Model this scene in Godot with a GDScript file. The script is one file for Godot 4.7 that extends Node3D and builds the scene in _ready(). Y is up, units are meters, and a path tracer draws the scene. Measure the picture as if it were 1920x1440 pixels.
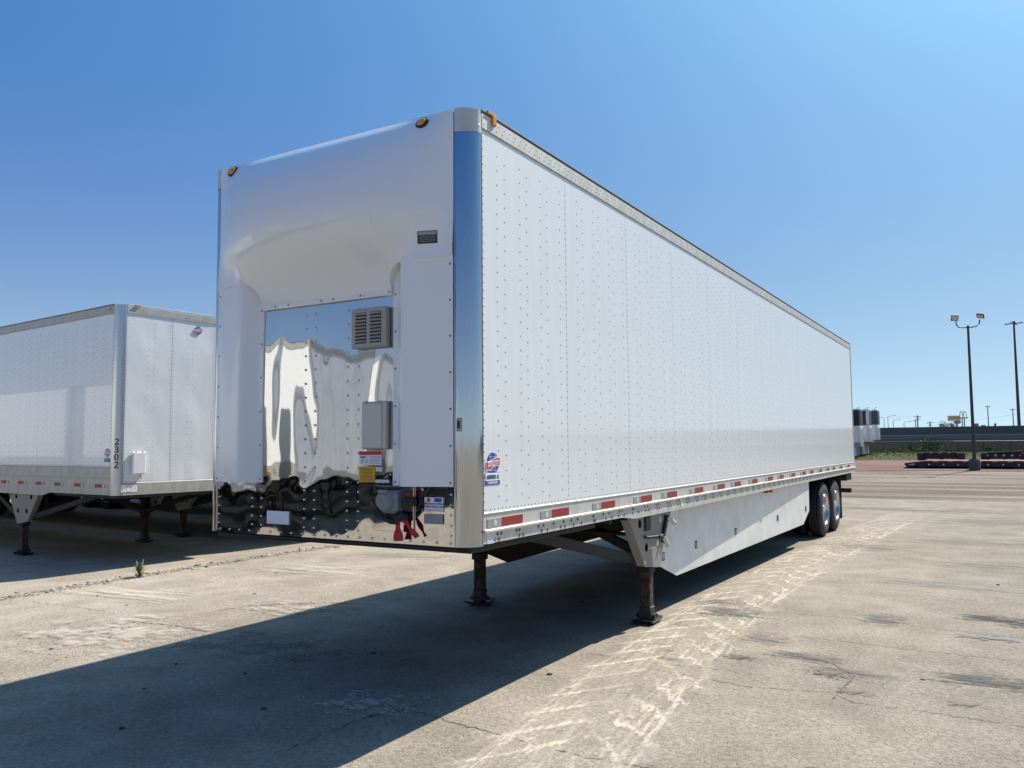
extends Node3D

const W := 2.59      # trailer width
const H := 4.11      # trailer height
const L := 16.15     # trailer length

var M := {}
var names := {}
var rng := RandomNumberGenerator.new()
var wav := FastNoiseLite.new()

# ------------------------------------------------------------------ mesh builder
class MB:
	var st := SurfaceTool.new()
	var xf := Transform3D()
	func _init() -> void:
		st.begin(Mesh.PRIMITIVE_TRIANGLES)
		st.set_smooth_group(-1)
	func col(c: Color) -> MB:
		st.set_color(c)
		return self
	func smooth(on: bool) -> void:
		st.set_smooth_group(0 if on else -1)
	func v(p: Vector3, uv := Vector2.ZERO) -> void:
		st.set_uv(uv)
		st.add_vertex(xf * p)
	func tri(a: Vector3, b: Vector3, c: Vector3) -> void:   # counter-clockwise seen from outside
		v(a, Vector2(a.x + a.z, a.y)); v(c, Vector2(c.x + c.z, c.y)); v(b, Vector2(b.x + b.z, b.y))
	func quad(a: Vector3, b: Vector3, c: Vector3, d: Vector3) -> void:
		tri(a, b, c); tri(a, c, d)
	func uvquad(a: Vector3, b: Vector3, c: Vector3, d: Vector3, ua: Vector2, ub: Vector2, uc: Vector2, ud: Vector2) -> void:
		v(a, ua); v(c, uc); v(b, ub); v(a, ua); v(d, ud); v(c, uc)
	func box(c: Vector3, s: Vector3, b := 0.004) -> MB:
		smooth(false)
		var h := s * 0.5
		b = minf(b, minf(h.x, minf(h.y, h.z)) * 0.45)
		for ax in 3:
			for sg in [-1.0, 1.0]:
				var u := (ax + 1) % 3
				var w := (ax + 2) % 3
				var q: Array[Vector3] = []
				for k in [[-1, -1], [1, -1], [1, 1], [-1, 1]]:
					var p := Vector3()
					p[ax] = h[ax] * sg
					p[u] = (h[u] - b) * k[0] * sg
					p[w] = (h[w] - b) * k[1]
					q.append(c + p)
				quad(q[0], q[1], q[2], q[3])
		if b <= 0.0:
			return self
		for ax in 3:
			var u := (ax + 1) % 3
			var w := (ax + 2) % 3
			for su in [-1.0, 1.0]:
				for sw in [-1.0, 1.0]:
					var p := [Vector3(), Vector3(), Vector3(), Vector3()]
					for i in 4:
						var e := -1.0 if i in [0, 3] else 1.0
						p[i][ax] = (h[ax] - b) * e
						p[i][u] = (h[u] if i < 2 else h[u] - b) * su
						p[i][w] = (h[w] - b if i < 2 else h[w]) * sw
					if su * sw > 0:
						quad(c + p[3], c + p[2], c + p[1], c + p[0])
					else:
						quad(c + p[0], c + p[1], c + p[2], c + p[3])
		for sx in [-1.0, 1.0]:
			for sy in [-1.0, 1.0]:
				for sz in [-1.0, 1.0]:
					var a := c + Vector3(h.x * sx, (h.y - b) * sy, (h.z - b) * sz)
					var d := c + Vector3((h.x - b) * sx, h.y * sy, (h.z - b) * sz)
					var e := c + Vector3((h.x - b) * sx, (h.y - b) * sy, h.z * sz)
					if sx * sy * sz > 0:
						tri(a, d, e)
					else:
						tri(a, e, d)
		return self
	func beam(a: Vector3, b: Vector3, w: float, h: float) -> MB:      # a square bar from a to b
		var z := (b - a).normalized()
		var up := Vector3.UP if absf(z.y) < 0.95 else Vector3.RIGHT
		var x := up.cross(z).normalized()
		var keep := xf
		xf = xf * Transform3D(Basis(x, z.cross(x), z), (a + b) * 0.5)
		box(Vector3.ZERO, Vector3(w, h, a.distance_to(b)))
		xf = keep
		return self
	func ring(pts: Array, closed_caps := true) -> void:     # pts: rings of equal length
		smooth(true)
		for i in pts.size() - 1:
			var n: int = pts[i].size()
			for k in n:
				quad(pts[i][k], pts[i][(k + 1) % n], pts[i + 1][(k + 1) % n], pts[i + 1][k])
		smooth(false)
		if closed_caps:
			for e in [0, pts.size() - 1]:
				var r: Array = pts[e]
				for k in range(1, r.size() - 1):
					if e == 0:
						tri(r[0], r[k + 1], r[k])
					else:
						tri(r[0], r[k], r[k + 1])
	func cyl(a: Vector3, b: Vector3, r0: float, r1: float, n := 16) -> MB:
		var z := (b - a).normalized()
		var x := (Vector3.UP if absf(z.y) < 0.9 else Vector3.RIGHT).cross(z).normalized()
		var y := z.cross(x)
		var p := [[], []]
		for k in n:
			var d := x * cos(TAU * k / n) + y * sin(TAU * k / n)
			p[0].append(a + d * r0)
			p[1].append(b + d * r1)
		ring(p)
		return self
	func tube(path: Array, r: float, n := 8) -> MB:
		var p := []
		for i in path.size():
			var t: Vector3 = (path[mini(i + 1, path.size() - 1)] - path[maxi(i - 1, 0)]).normalized()
			var x := (Vector3.UP if absf(t.y) < 0.9 else Vector3.RIGHT).cross(t).normalized()
			var y := t.cross(x)
			var q := []
			for k in n:
				q.append(path[i] + x * r * cos(TAU * k / n) + y * r * sin(TAU * k / n))
			p.append(q)
		ring(p)
		return self
	func lathe(o: Vector3, ax: Vector3, prof: Array, n := 32, caps := false) -> MB:   # prof: Vector2(radius, along)
		var x := (Vector3.UP if absf(ax.y) < 0.9 else Vector3.RIGHT).cross(ax).normalized()
		var y := ax.cross(x)
		var p := []
		for q in prof:
			var r := []
			for k in n:
				r.append(o + ax * q.y + (x * cos(TAU * k / n) + y * sin(TAU * k / n)) * q.x)
			p.append(r)
		ring(p, caps)
		return self
	func prism(poly: PackedVector2Array, f: Callable) -> MB:      # f(Vector2, side 0 or 1) -> Vector3; poly counter-clockwise seen from side 1
		smooth(false)
		var t := Geometry2D.triangulate_polygon(poly)
		for i in range(0, t.size(), 3):
			var a := poly[t[i]]; var b := poly[t[i + 1]]; var c := poly[t[i + 2]]
			if (b - a).cross(c - a) < 0:
				var s := b; b = c; c = s
			tri(f.call(a, 1), f.call(b, 1), f.call(c, 1))
			tri(f.call(a, 0), f.call(c, 0), f.call(b, 0))
		for i in poly.size():
			var a := poly[i]; var b := poly[(i + 1) % poly.size()]
			quad(f.call(a, 0), f.call(b, 0), f.call(b, 1), f.call(a, 1))
		return self
	func pierced(poly: PackedVector2Array, holes: Array, f: Callable) -> MB:      # a plate with round holes: Vector3(x, y, radius)
		smooth(false)
		var pts := PackedVector2Array()
		var edge := PackedVector2Array()
		for i in poly.size():
			for k in 12: edge.append(poly[i].lerp(poly[(i + 1) % poly.size()], k / 12.0))
		pts.append_array(edge)
		for h in holes:
			for r in [1.0, 1.5]:
				for k in 18: pts.append(Vector2(h.x, h.y) + Vector2.from_angle(TAU * (k + (0.5 if r > 1.0 else 0.0)) / 18) * h.z * r)
		var t := Geometry2D.triangulate_delaunay(pts)
		for i in range(0, t.size(), 3):
			var a := pts[t[i]]; var b := pts[t[i + 1]]; var c := pts[t[i + 2]]
			var m := (a + b + c) / 3.0
			var keep := Geometry2D.is_point_in_polygon(m, poly)
			for h in holes:
				if m.distance_to(Vector2(h.x, h.y)) < h.z * 0.99: keep = false
			if not keep: continue
			if (b - a).cross(c - a) < 0:
				var s := b; b = c; c = s
			tri(f.call(a, 1), f.call(b, 1), f.call(c, 1))
			tri(f.call(a, 0), f.call(c, 0), f.call(b, 0))
		for i in edge.size():
			var a := edge[i]; var b := edge[(i + 1) % edge.size()]
			quad(f.call(a, 0), f.call(b, 0), f.call(b, 1), f.call(a, 1))
		for h in holes:
			for k in 18:
				var a: Vector2 = Vector2(h.x, h.y) + Vector2.from_angle(TAU * k / 18) * h.z
				var b: Vector2 = Vector2(h.x, h.y) + Vector2.from_angle(TAU * (k + 1) / 18) * h.z
				quad(f.call(a, 1), f.call(b, 1), f.call(b, 0), f.call(a, 0))
		return self
	func grid(nu: int, nv: int, f: Callable) -> MB:        # f(u, v) -> Vector3, u to the right and v up seen from outside
		smooth(true)
		for j in nv:
			for i in nu:
				var u0 := float(i) / nu; var u1 := float(i + 1) / nu
				var v0 := float(j) / nv; var v1 := float(j + 1) / nv
				uvquad(f.call(u0, v0), f.call(u1, v0), f.call(u1, v1), f.call(u0, v1), Vector2(u0, 1 - v0), Vector2(u1, 1 - v0), Vector2(u1, 1 - v1), Vector2(u0, 1 - v1))
		return self
	func mesh() -> ArrayMesh:
		st.index()
		st.generate_normals()
		return st.commit()

# ------------------------------------------------------------------ nodes
func numbered(called: String) -> String:
	if not names.has(called):
		names[called] = 0
		return called
	names[called] += 1
	return "%s_%03d" % [called, names[called]]

func tag(o: Node, label: String, category := "", group := "", kind := "") -> Node:
	if label: o.set_meta("label", label)
	if category: o.set_meta("category", category)
	if group: o.set_meta("group", group)
	if kind: o.set_meta("kind", kind)
	return o

func thing(called: String, label: String, category: String, at := Vector3.ZERO, turn := 0.0, group := "") -> Node3D:
	var o := Node3D.new()
	o.name = numbered(called)
	add_child(o)
	o.position = at
	o.rotation.y = turn
	tag(o, label, category, group)
	return o

func part(parent: Node, called: String, mb: Variant, mat: Material, label := "") -> MeshInstance3D:
	var o := MeshInstance3D.new()
	o.name = called if parent != self else numbered(called)
	o.mesh = mb.mesh() if mb is MB else mb
	o.material_override = mat
	parent.add_child(o, true)
	if label: o.set_meta("label", label)
	return o

func stuff(parent: Node, called: String, mesh: Mesh, at: Array, mat: Material, colors := []) -> MultiMeshInstance3D:
	var mm := MultiMesh.new()
	mm.transform_format = MultiMesh.TRANSFORM_3D
	mm.use_colors = colors.size() > 0
	mm.mesh = mesh
	mm.instance_count = at.size()
	for i in at.size():
		mm.set_instance_transform(i, at[i])
		if colors.size(): mm.set_instance_color(i, colors[i])
	var o := MultiMeshInstance3D.new()
	o.name = called if parent != self else numbered(called)
	o.multimesh = mm
	o.material_override = mat
	parent.add_child(o, true)
	o.set_meta("kind", "stuff")
	return o

var fonts := {}
func text(parent: Node, called: String, s: String, height: float, mat: Material, xf: Transform3D, bold := true, depth := 0.0015) -> MeshInstance3D:
	if not fonts.has(bold):
		var f := SystemFont.new()
		f.font_names = PackedStringArray(["Droid Sans"])
		f.font_weight = 700 if bold else 400
		fonts[bold] = f
	var t := TextMesh.new()
	t.font = fonts[bold]
	t.text = s
	t.font_size = 64
	t.pixel_size = height / 46.0
	t.depth = depth
	t.curve_step = 4.0
	var o := part(parent, called, t, mat)
	o.transform = xf
	return o

# ------------------------------------------------------------------ materials
func lin(r: float, g: float, b: float) -> Color:
	return Color(r, g, b).linear_to_srgb()

func mat(c: Color, rough := 0.6, metal := 0.0, coat := 0.0) -> StandardMaterial3D:
	var m := StandardMaterial3D.new()
	m.albedo_color = c
	m.roughness = rough
	m.metallic = metal
	if coat > 0.0:
		m.clearcoat_enabled = true
		m.clearcoat = coat
		m.clearcoat_roughness = 0.04
	return m

func noise_image(size: int, freq: float, octaves: int, sd: int, type := FastNoiseLite.TYPE_SIMPLEX_SMOOTH) -> Image:
	var n := FastNoiseLite.new()
	n.noise_type = type
	n.seed = sd
	n.frequency = freq
	n.fractal_octaves = octaves
	return n.get_seamless_image(size, size, false, false, 0.12)

func bumpy(m: StandardMaterial3D, im: Image, cm: float, scale: float, world := true) -> StandardMaterial3D:
	m.heightmap_enabled = true
	m.heightmap_texture = tex(im)
	m.heightmap_scale = cm
	m.uv1_triplanar = true
	m.uv1_world_triplanar = world
	m.uv1_scale = Vector3.ONE * scale
	return m

var texs := {}
func tex(im: Image) -> ImageTexture:
	if not texs.has(im): texs[im] = ImageTexture.create_from_image(im)
	return texs[im]

# a grey-scale noise turned into a tint texture between two linear colours
func tint(im: Image, a: Color, b: Color, contrast := 1.0) -> Image:
	var s := im.get_width()
	var o := Image.create(s, s, false, Image.FORMAT_RGB8)
	var lut := []
	for k in 256:
		var t := clampf((k / 255.0 - 0.5) * contrast + 0.5, 0, 1)
		lut.append(a.lerp(b, t).linear_to_srgb())
	var src := im.get_data() if im.get_format() == Image.FORMAT_L8 else PackedByteArray()
	for y in s:
		for x in s:
			o.set_pixel(x, y, lut[src[y * s + x]])
	return o

func make_materials() -> void:
	var soft := noise_image(256, 0.012, 3, 5)
	var fine := noise_image(256, 0.09, 4, 6)
	M.side_white = bumpy(mat(lin(0.715, 0.73, 0.725), 0.4, 0.0, 0.55), soft, 0.25, 0.35)
	M.side_white.clearcoat_roughness = 0.07
	var streaks := tint(noise_image(256, 0.035, 5, 13), Color(0.95, 0.95, 0.94), Color(1, 1, 1), 1.3)
	M.side_white.albedo_texture = tex(streaks)
	M.side_white.uv1_scale = Vector3(1.1, 0.12, 1.1)
	M.side_white.heightmap_scale = 0.06
	M.row_white = bumpy(mat(lin(0.70, 0.71, 0.705), 0.35, 0.0, 1.0), soft, 0.2, 0.5)
	M.row_white.clearcoat_roughness = 0.03
	M.wing = bumpy(mat(lin(0.80, 0.79, 0.76), 0.3, 0.0, 0.5), soft, 0.12, 0.6)
	M.shell = bumpy(mat(lin(0.76, 0.765, 0.76), 0.4, 0.0, 0.8), soft, 0.12, 0.6)
	M.shell.clearcoat_roughness = 0.07
	M.bracket = bumpy(mat(lin(0.27, 0.255, 0.225), 0.6, 0.1), fine, 0.1, 1.0)
	M.skirt = bumpy(mat(lin(0.76, 0.77, 0.77), 0.35, 0.0, 0.3), soft, 0.3, 0.4)
	M.skirt.albedo_texture = tex(tint(noise_image(256, 0.02, 5, 15), Color(0.84, 0.83, 0.80), Color(1, 1, 1), 1.5))
	M.steel = mat(lin(0.60, 0.60, 0.60), 0.025, 1.0)
	M.post = mat(lin(0.50, 0.52, 0.54), 0.09, 1.0)
	bumpy(M.post, fine, 0.16, 1.0)
	M.post.uv1_scale = Vector3(2.6, 0.10, 2.6)
	M.alu = mat(lin(0.62, 0.605, 0.56), 0.5, 0.35)
	M.alu.albedo_texture = tex(tint(noise_image(256, 0.03, 5, 8), Color(0.80, 0.78, 0.74), Color(1, 1, 1), 1.5))
	M.alu.uv1_triplanar = true
	M.alu.uv1_world_triplanar = true
	M.alu.uv1_scale = Vector3(0.9, 0.35, 0.9)
	M.alu_row = M.alu.duplicate()
	M.alu_row.albedo_color = lin(0.46, 0.455, 0.42)
	M.post_row = mat(lin(0.55, 0.56, 0.56), 0.3, 0.8)
	M.rivet = mat(lin(0.16, 0.17, 0.18), 0.5, 0.2)
	M.rivet_light = mat(lin(0.55, 0.55, 0.55), 0.3, 0.7)
	M.bolt = mat(lin(0.12, 0.115, 0.105), 0.5, 0.3)
	M.black = bumpy(mat(lin(0.018, 0.018, 0.02), 0.55), fine, 0.15, 2.0)
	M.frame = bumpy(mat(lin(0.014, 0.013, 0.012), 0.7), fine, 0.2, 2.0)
	M.rust = mat(Color.WHITE, 0.85)
	M.rust.albedo_texture = tex(tint(noise_image(256, 0.03, 5, 11), Color(0.015, 0.013, 0.012), Color(0.09, 0.042, 0.02), 2.4))
	M.rust.uv1_triplanar = true
	M.rust.uv1_world_triplanar = true
	M.rust.uv1_scale = Vector3.ONE * 1.3
	M.seam = mat(lin(0.12, 0.125, 0.13), 0.6)
	M.rubber = bumpy(mat(lin(0.022, 0.022, 0.023), 0.75), fine, 0.1, 4.0)
	M.chrome = mat(lin(0.56, 0.55, 0.53), 0.2, 1.0)
	M.red = mat(lin(0.17, 0.016, 0.013), 0.6)
	M.red_tape = mat(lin(0.25, 0.016, 0.012), 0.45)
	M.white_tape = mat(lin(0.27, 0.28, 0.27), 0.5)
	M.tape_mark = mat(lin(0.52, 0.53, 0.52), 0.45)
	M.cloth = mat(lin(0.48, 0.03, 0.05), 0.85)
	M.cloth.cull_mode = BaseMaterial3D.CULL_DISABLED
	M.amber = mat(lin(0.75, 0.26, 0.015), 0.2, 0.0, 0.5)
	M.amber_dull = mat(lin(0.55, 0.22, 0.03), 0.35)
	M.grey = mat(lin(0.22, 0.24, 0.255), 0.5)
	M.box_metal = mat(lin(0.52, 0.50, 0.45), 0.45, 0.4)
	M.vent = mat(lin(0.38, 0.36, 0.32), 0.5, 0.3)
	M.blue = mat(lin(0.02, 0.055, 0.34), 0.35)
	M.dark_blue = mat(lin(0.012, 0.02, 0.09), 0.4)
	M.paper = mat(lin(0.76, 0.77, 0.78), 0.5)
	M.ink_white = mat(lin(0.82, 0.82, 0.82), 0.5)
	M.ink_red = mat(lin(0.5, 0.03, 0.03), 0.4)
	M.ink_grey = mat(lin(0.30, 0.31, 0.33), 0.6)
	M.ink_black = mat(lin(0.02, 0.02, 0.022), 0.5)
	M.yellow = mat(lin(0.80, 0.42, 0.012), 0.5)
	M.gold = mat(lin(0.62, 0.50, 0.22), 0.5)
	M.pole = mat(lin(0.035, 0.04, 0.045), 0.5)
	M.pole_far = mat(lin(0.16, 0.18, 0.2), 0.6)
	M.lamp_glass = mat(lin(0.62, 0.55, 0.40), 0.25)
	M.conc_grey = bumpy(mat(lin(0.085, 0.085, 0.078), 0.9), fine, 0.4, 1.0)
	M.wall_top = bumpy(mat(lin(0.145, 0.132, 0.115), 0.9), fine, 0.6, 0.5)
	M.wall_band = bumpy(mat(lin(0.24, 0.22, 0.19), 0.9), fine, 0.6, 0.5)
	M.wall_low = bumpy(mat(lin(0.30, 0.19, 0.115), 0.95), fine, 1.0, 0.4)
	M.leaf = mat(lin(0.06, 0.10, 0.03), 0.6)
	M.leaf.vertex_color_use_as_albedo = true
	M.leaf.albedo_color = Color.WHITE
	M.leaf.metallic_specular = 0.15
	M.leaf.backlight_enabled = true
	M.leaf.backlight = Color(0.35, 0.45, 0.2)
	M.stone = mat(Color.WHITE, 0.9)
	M.stone.vertex_color_use_as_albedo = true
	M.bark = mat(lin(0.09, 0.07, 0.05), 0.9)
	M.wire = mat(lin(0.2, 0.2, 0.2), 0.5, 0.5)
	M.chain = mat(Color(lin(0.2, 0.2, 0.2), 0.10), 0.6)
	M.chain.transparency = BaseMaterial3D.TRANSPARENCY_ALPHA

# ------------------------------------------------------------------ ground
func ground_y(x: float, z: float) -> float:
	var y := -0.06 * smoothstep(-4.0, -8.0, x)
	y += 0.027 * (clampf(-z, 45.0, 77.0) - 45.0)
	return y

func spread(a: float, b: float, step: float) -> Array:
	var n := maxi(1, int(round((b - a) / step)))
	var r := []
	for i in n: r.append(a + (b - a) * i / n)
	return r

func sheet(called: String, label: String, xs: Array, zs: Array, m: Material, color: Callable, lift := 0.0) -> MeshInstance3D:
	var pos := PackedVector3Array()
	var cols := PackedColorArray()
	var nor := PackedVector3Array()
	var uv := PackedVector2Array()
	var idx := PackedInt32Array()
	for z in zs:
		for x in xs:
			pos.append(Vector3(x, ground_y(x, z) + lift, z))
			nor.append(Vector3.UP)
			cols.append(color.call(x, z))
			uv.append(Vector2(x, z))
	var n := xs.size()
	for j in zs.size() - 1:
		for i in n - 1:
			var a := j * n + i
			for k in [a, a + 1, a + n, a + 1, a + n + 1, a + n]: idx.append(k)
	var arr := []
	arr.resize(Mesh.ARRAY_MAX)
	arr[Mesh.ARRAY_VERTEX] = pos
	arr[Mesh.ARRAY_NORMAL] = nor
	arr[Mesh.ARRAY_COLOR] = cols
	arr[Mesh.ARRAY_TEX_UV] = uv
	arr[Mesh.ARRAY_TEX_UV2] = uv
	arr[Mesh.ARRAY_INDEX] = idx
	var am := ArrayMesh.new()
	am.add_surface_from_arrays(Mesh.PRIMITIVE_TRIANGLES, arr)
	var o := part(self, called, am, m)
	tag(o, label, "", "", "structure")
	return o

func earth(im: Image, a: Color, b: Color, contrast: float, scale: float, bump: float) -> StandardMaterial3D:
	var m := mat(Color.WHITE, 0.95)
	m.metallic_specular = 0.25
	m.vertex_color_use_as_albedo = true
	m.albedo_texture = tex(tint(im, a, b, contrast))
	bumpy(m, im, bump, scale)
	return m

func speckle_image(size: int) -> Image:
	rng.seed = 77
	var im := noise_image(size, 0.06, 5, 21)
	var d := im.get_data()
	for i in d.size(): d[i] = clampi(168 + (d[i] - 128) / 2, 0, 255)
	for k in size * size / 15:                 # aggregate showing in the worn face
		var i := rng.randi_range(0, size * size - 1)
		var g := rng.randi_range(0, 9)
		var val := rng.randi_range(20, 110) if g < 5 else rng.randi_range(210, 255)
		d[i] = val
		if g % 2 == 0:
			d[(i + 1) % (size * size)] = val
			d[(i + size) % (size * size)] = val
	return Image.create_from_data(size, size, false, Image.FORMAT_L8, d)

func build_ground() -> void:
	var broad := FastNoiseLite.new()
	broad.seed = 3; broad.frequency = 0.16; broad.fractal_octaves = 4
	var mid := FastNoiseLite.new()
	mid.seed = 9; mid.frequency = 0.9; mid.fractal_octaves = 4
	var streak := FastNoiseLite.new()
	streak.seed = 14; streak.frequency = 0.5; streak.fractal_octaves = 4
	var cm := earth(speckle_image(1024), Color(0.24, 0.23, 0.22), Color(1, 1, 1), 1.0, 0.28, 1.0)
	cm.detail_enabled = true
	cm.detail_blend_mode = BaseMaterial3D.BLEND_MODE_MUL
	cm.detail_albedo = tex(tint(noise_image(512, 0.02, 5, 33, FastNoiseLite.TYPE_CELLULAR), Color(0.80, 0.79, 0.78), Color(1, 1, 1), 1.2))
	cm.detail_uv_layer = BaseMaterial3D.DETAIL_UV_2
	cm.uv2_triplanar = true
	cm.uv2_world_triplanar = true
	cm.uv2_scale = Vector3.ONE * 0.23
	var concrete := func(x: float, z: float) -> Color:
		var t := 0.5 + 0.5 * broad.get_noise_2d(x, z)
		var s := streak.get_noise_2d(x * 0.35, z * 1.6)
		var c := Color(0.448, 0.392, 0.318).lerp(Color(0.566, 0.508, 0.42), clampf(t * 1.3 - 0.15, 0, 1))
		c = c.lerp(Color(0.385, 0.35, 0.30), clampf(s * 0.8 - 0.06, 0, 0.6))
		var f := 0.735 + 0.15 * mid.get_noise_2d(x, z)
		# the worn lane right of the trailer is greyer, the slab by the row of trailers paler
		f *= 1.0 - 0.10 * smoothstep(0.3, 3.0, x)
		f *= 1.0 + 0.22 * smoothstep(-1.5, -6.0, x)
		return Color(c.r * f, c.g * f, c.b * f)
	var xs := spread(-45, -11, 2.0) + spread(-11, 4.6, 0.1) + spread(4.6, 40, 2.0) + [40.0]
	var zs := spread(-24.4, -14, 0.4) + spread(-14, 2.8, 0.1) + spread(2.8, 40, 2.0) + [40.0]
	var yard := sheet("concrete_yard", "worn pale concrete of the trailer yard", xs, zs, cm, concrete)
	# cracks and broken joints, one joined part of the yard
	rng.seed = 5
	var mb := MB.new()
	var lines := [
		[0.012, Vector2(-0.6, -0.1), Vector2(0.31, 0.03), Vector2(0.84, 0.08), Vector2(1.5, 0.05)],
		[0.008, Vector2(-0.19, -2.08), Vector2(0.5, -2.06), Vector2(1.17, -2.16)],
		[0.010, Vector2(-0.1, -4.7), Vector2(0.29, -4.61), Vector2(1.59, -4.68), Vector2(2.38, -4.55), Vector2(4.0, -4.5)],
		[0.010, Vector2(0.1, -1.95), Vector2(0.57, -1.87), Vector2(1.27, -1.77), Vector2(1.85, -1.9), Vector2(2.02, -1.74), Vector2(2.48, -1.77), Vector2(3.6, -1.7)],
		[0.018, Vector2(1.89, -1.78), Vector2(1.91, -2.24), Vector2(1.93, -2.45), Vector2(1.71, -2.74), Vector2(1.33, -2.92)],
		[0.010, Vector2(-7.28, -1.27), Vector2(-6.4, -1.28), Vector2(-5.55, -1.22)],
		[0.02, Vector2(-4.81, -1.02), Vector2(-4.4, -1.07), Vector2(-3.8, -1.04)],
		[0.022, Vector2(-4.6, -1.8), Vector2(-4.47, -2.18), Vector2(-3.8, -2.76), Vector2(-3.2, -2.9)],
		[0.014, Vector2(-2.32, -0.6), Vector2(-2.23, -0.96), Vector2(-1.74, -1.23), Vector2(-1.2, -1.7)],
		[0.016, Vector2(-0.77, 0.84), Vector2(-0.77, 0.47), Vector2(-0.74, 0.16), Vector2(-0.6, -0.2)],
		[0.008, Vector2(0.6, -6.6), Vector2(2.0, -6.7), Vector2(4.0, -6.55)],
		[0.008, Vector2(0.5, -9.6), Vector2(2.2, -9.5), Vector2(4.0, -9.6)],
		[0.010, Vector2(-0.2, -3.5), Vector2(1.0, -3.62), Vector2(2.6, -3.55), Vector2(3.8, -3.6)],
		[0.012, Vector2(0.3, -13.3), Vector2(2.0, -13.2), Vector2(5.0, -13.4)],
		[0.014, Vector2(0.3, -18.0), Vector2(2.0, -18.1), Vector2(6.0, -17.9)],
		[0.008, Vector2(1.5, 0.05), Vector2(2.0, -0.4), Vector2(2.9, -0.55), Vector2(3.5, -0.5)],
	]
	for ln in lines:
		var w: float = ln[0]
		var pts: Array[Vector2] = []
		for i in range(1, ln.size() - 1):
			var a: Vector2 = ln[i]; var b: Vector2 = ln[i + 1]
			var n := int(a.distance_to(b) / 0.045) + 1
			for k in n: pts.append(a.lerp(b, float(k) / n) + Vector2(rng.randf_range(-1, 1), rng.randf_range(-1, 1)) * 0.014)
		pts.append(ln[ln.size() - 1])
		for i in pts.size() - 1:
			if rng.randf() < 0.10: continue
			var a := pts[i]; var b := pts[i + 1]
			var d := (b - a).normalized().orthogonal()
			var wa := w * rng.randf_range(0.25, 0.9) * 0.5
			var wb := w * rng.randf_range(0.25, 0.9) * 0.5
			var y := 0.003
			mb.quad(Vector3(a.x + d.x * wa, ground_y(a.x, a.y) + y, a.y + d.y * wa), Vector3(a.x - d.x * wa, ground_y(a.x, a.y) + y, a.y - d.y * wa), Vector3(b.x - d.x * wb, ground_y(b.x, b.y) + y, b.y - d.y * wb), Vector3(b.x + d.x * wb, ground_y(b.x, b.y) + y, b.y + d.y * wb))
	var crack := part(yard, "crack", mb, mat(lin(0.075, 0.065, 0.055), 0.95))
	crack.set_meta("kind", "stuff")
	build_marks(yard)
	# beyond the slab
	var gravel := noise_image(512, 0.06, 5, 41)
	var dm := earth(gravel, Color(0.72, 0.72, 0.72), Color(1, 1, 1), 1.6, 0.12, 2.0)
	var dirt := func(x: float, z: float) -> Color:
		var a := broad.get_noise_2d(x * 0.5 + z * 0.25, z * 1.4 - x * 0.2)
		var b := streak.get_noise_2d(x * 0.12 + z * 0.08, z * 1.1)
		return Color(0.125, 0.10, 0.082).lerp(Color(0.25, 0.208, 0.172), clampf(0.5 + a * 0.8 + b * 1.3, 0, 1))
	sheet("dirt_lot", "brown dirt lot with wheel ruts behind the concrete", spread(-160, -14, 8.0) + spread(-14, 14, 0.35) + spread(14, 160, 8.0) + [160.0], spread(-50.5, -24.4, 0.3) + [-24.4], dm, dirt, -0.012)
	var red := func(x: float, z: float) -> Color:
		return Color(0.14, 0.08, 0.066).lerp(Color(0.21, 0.132, 0.112), clampf(0.5 + broad.get_noise_2d(x * 0.8, z * 2.0), 0, 1))
	sheet("red_gravel", "strip of reddish gravel in front of the weeds", spread(-160, -14, 8.0) + spread(-14, 14, 0.5) + spread(14, 160, 8.0) + [160.0], spread(-63, -49.5, 0.5) + [-49.5], dm, red, 0.004)
	var verge := func(x: float, z: float) -> Color:
		return Color(0.035, 0.045, 0.014).lerp(Color(0.075, 0.078, 0.03), clampf(0.45 + broad.get_noise_2d(x, z * 2.0), 0, 1))
	sheet("grass_verge", "weedy verge below the highway wall", spread(-160, 160, 4.0) + [160.0], spread(-96, -62.4, 1.0) + [-62.4], dm, verge)
	sheet("outer_ground", "bare ground around the yard and beyond the highway", [-1500.0, -400.0, -160.0, 160.0, 400.0, 1500.0], [-1500.0, -600.0, -300.0, -96.0, -77.0, -45.0, -24.0, 100.0, 1500.0], dm, func(_x: float, _z: float) -> Color: return Color(0.27, 0.24, 0.19), -0.12)

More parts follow.
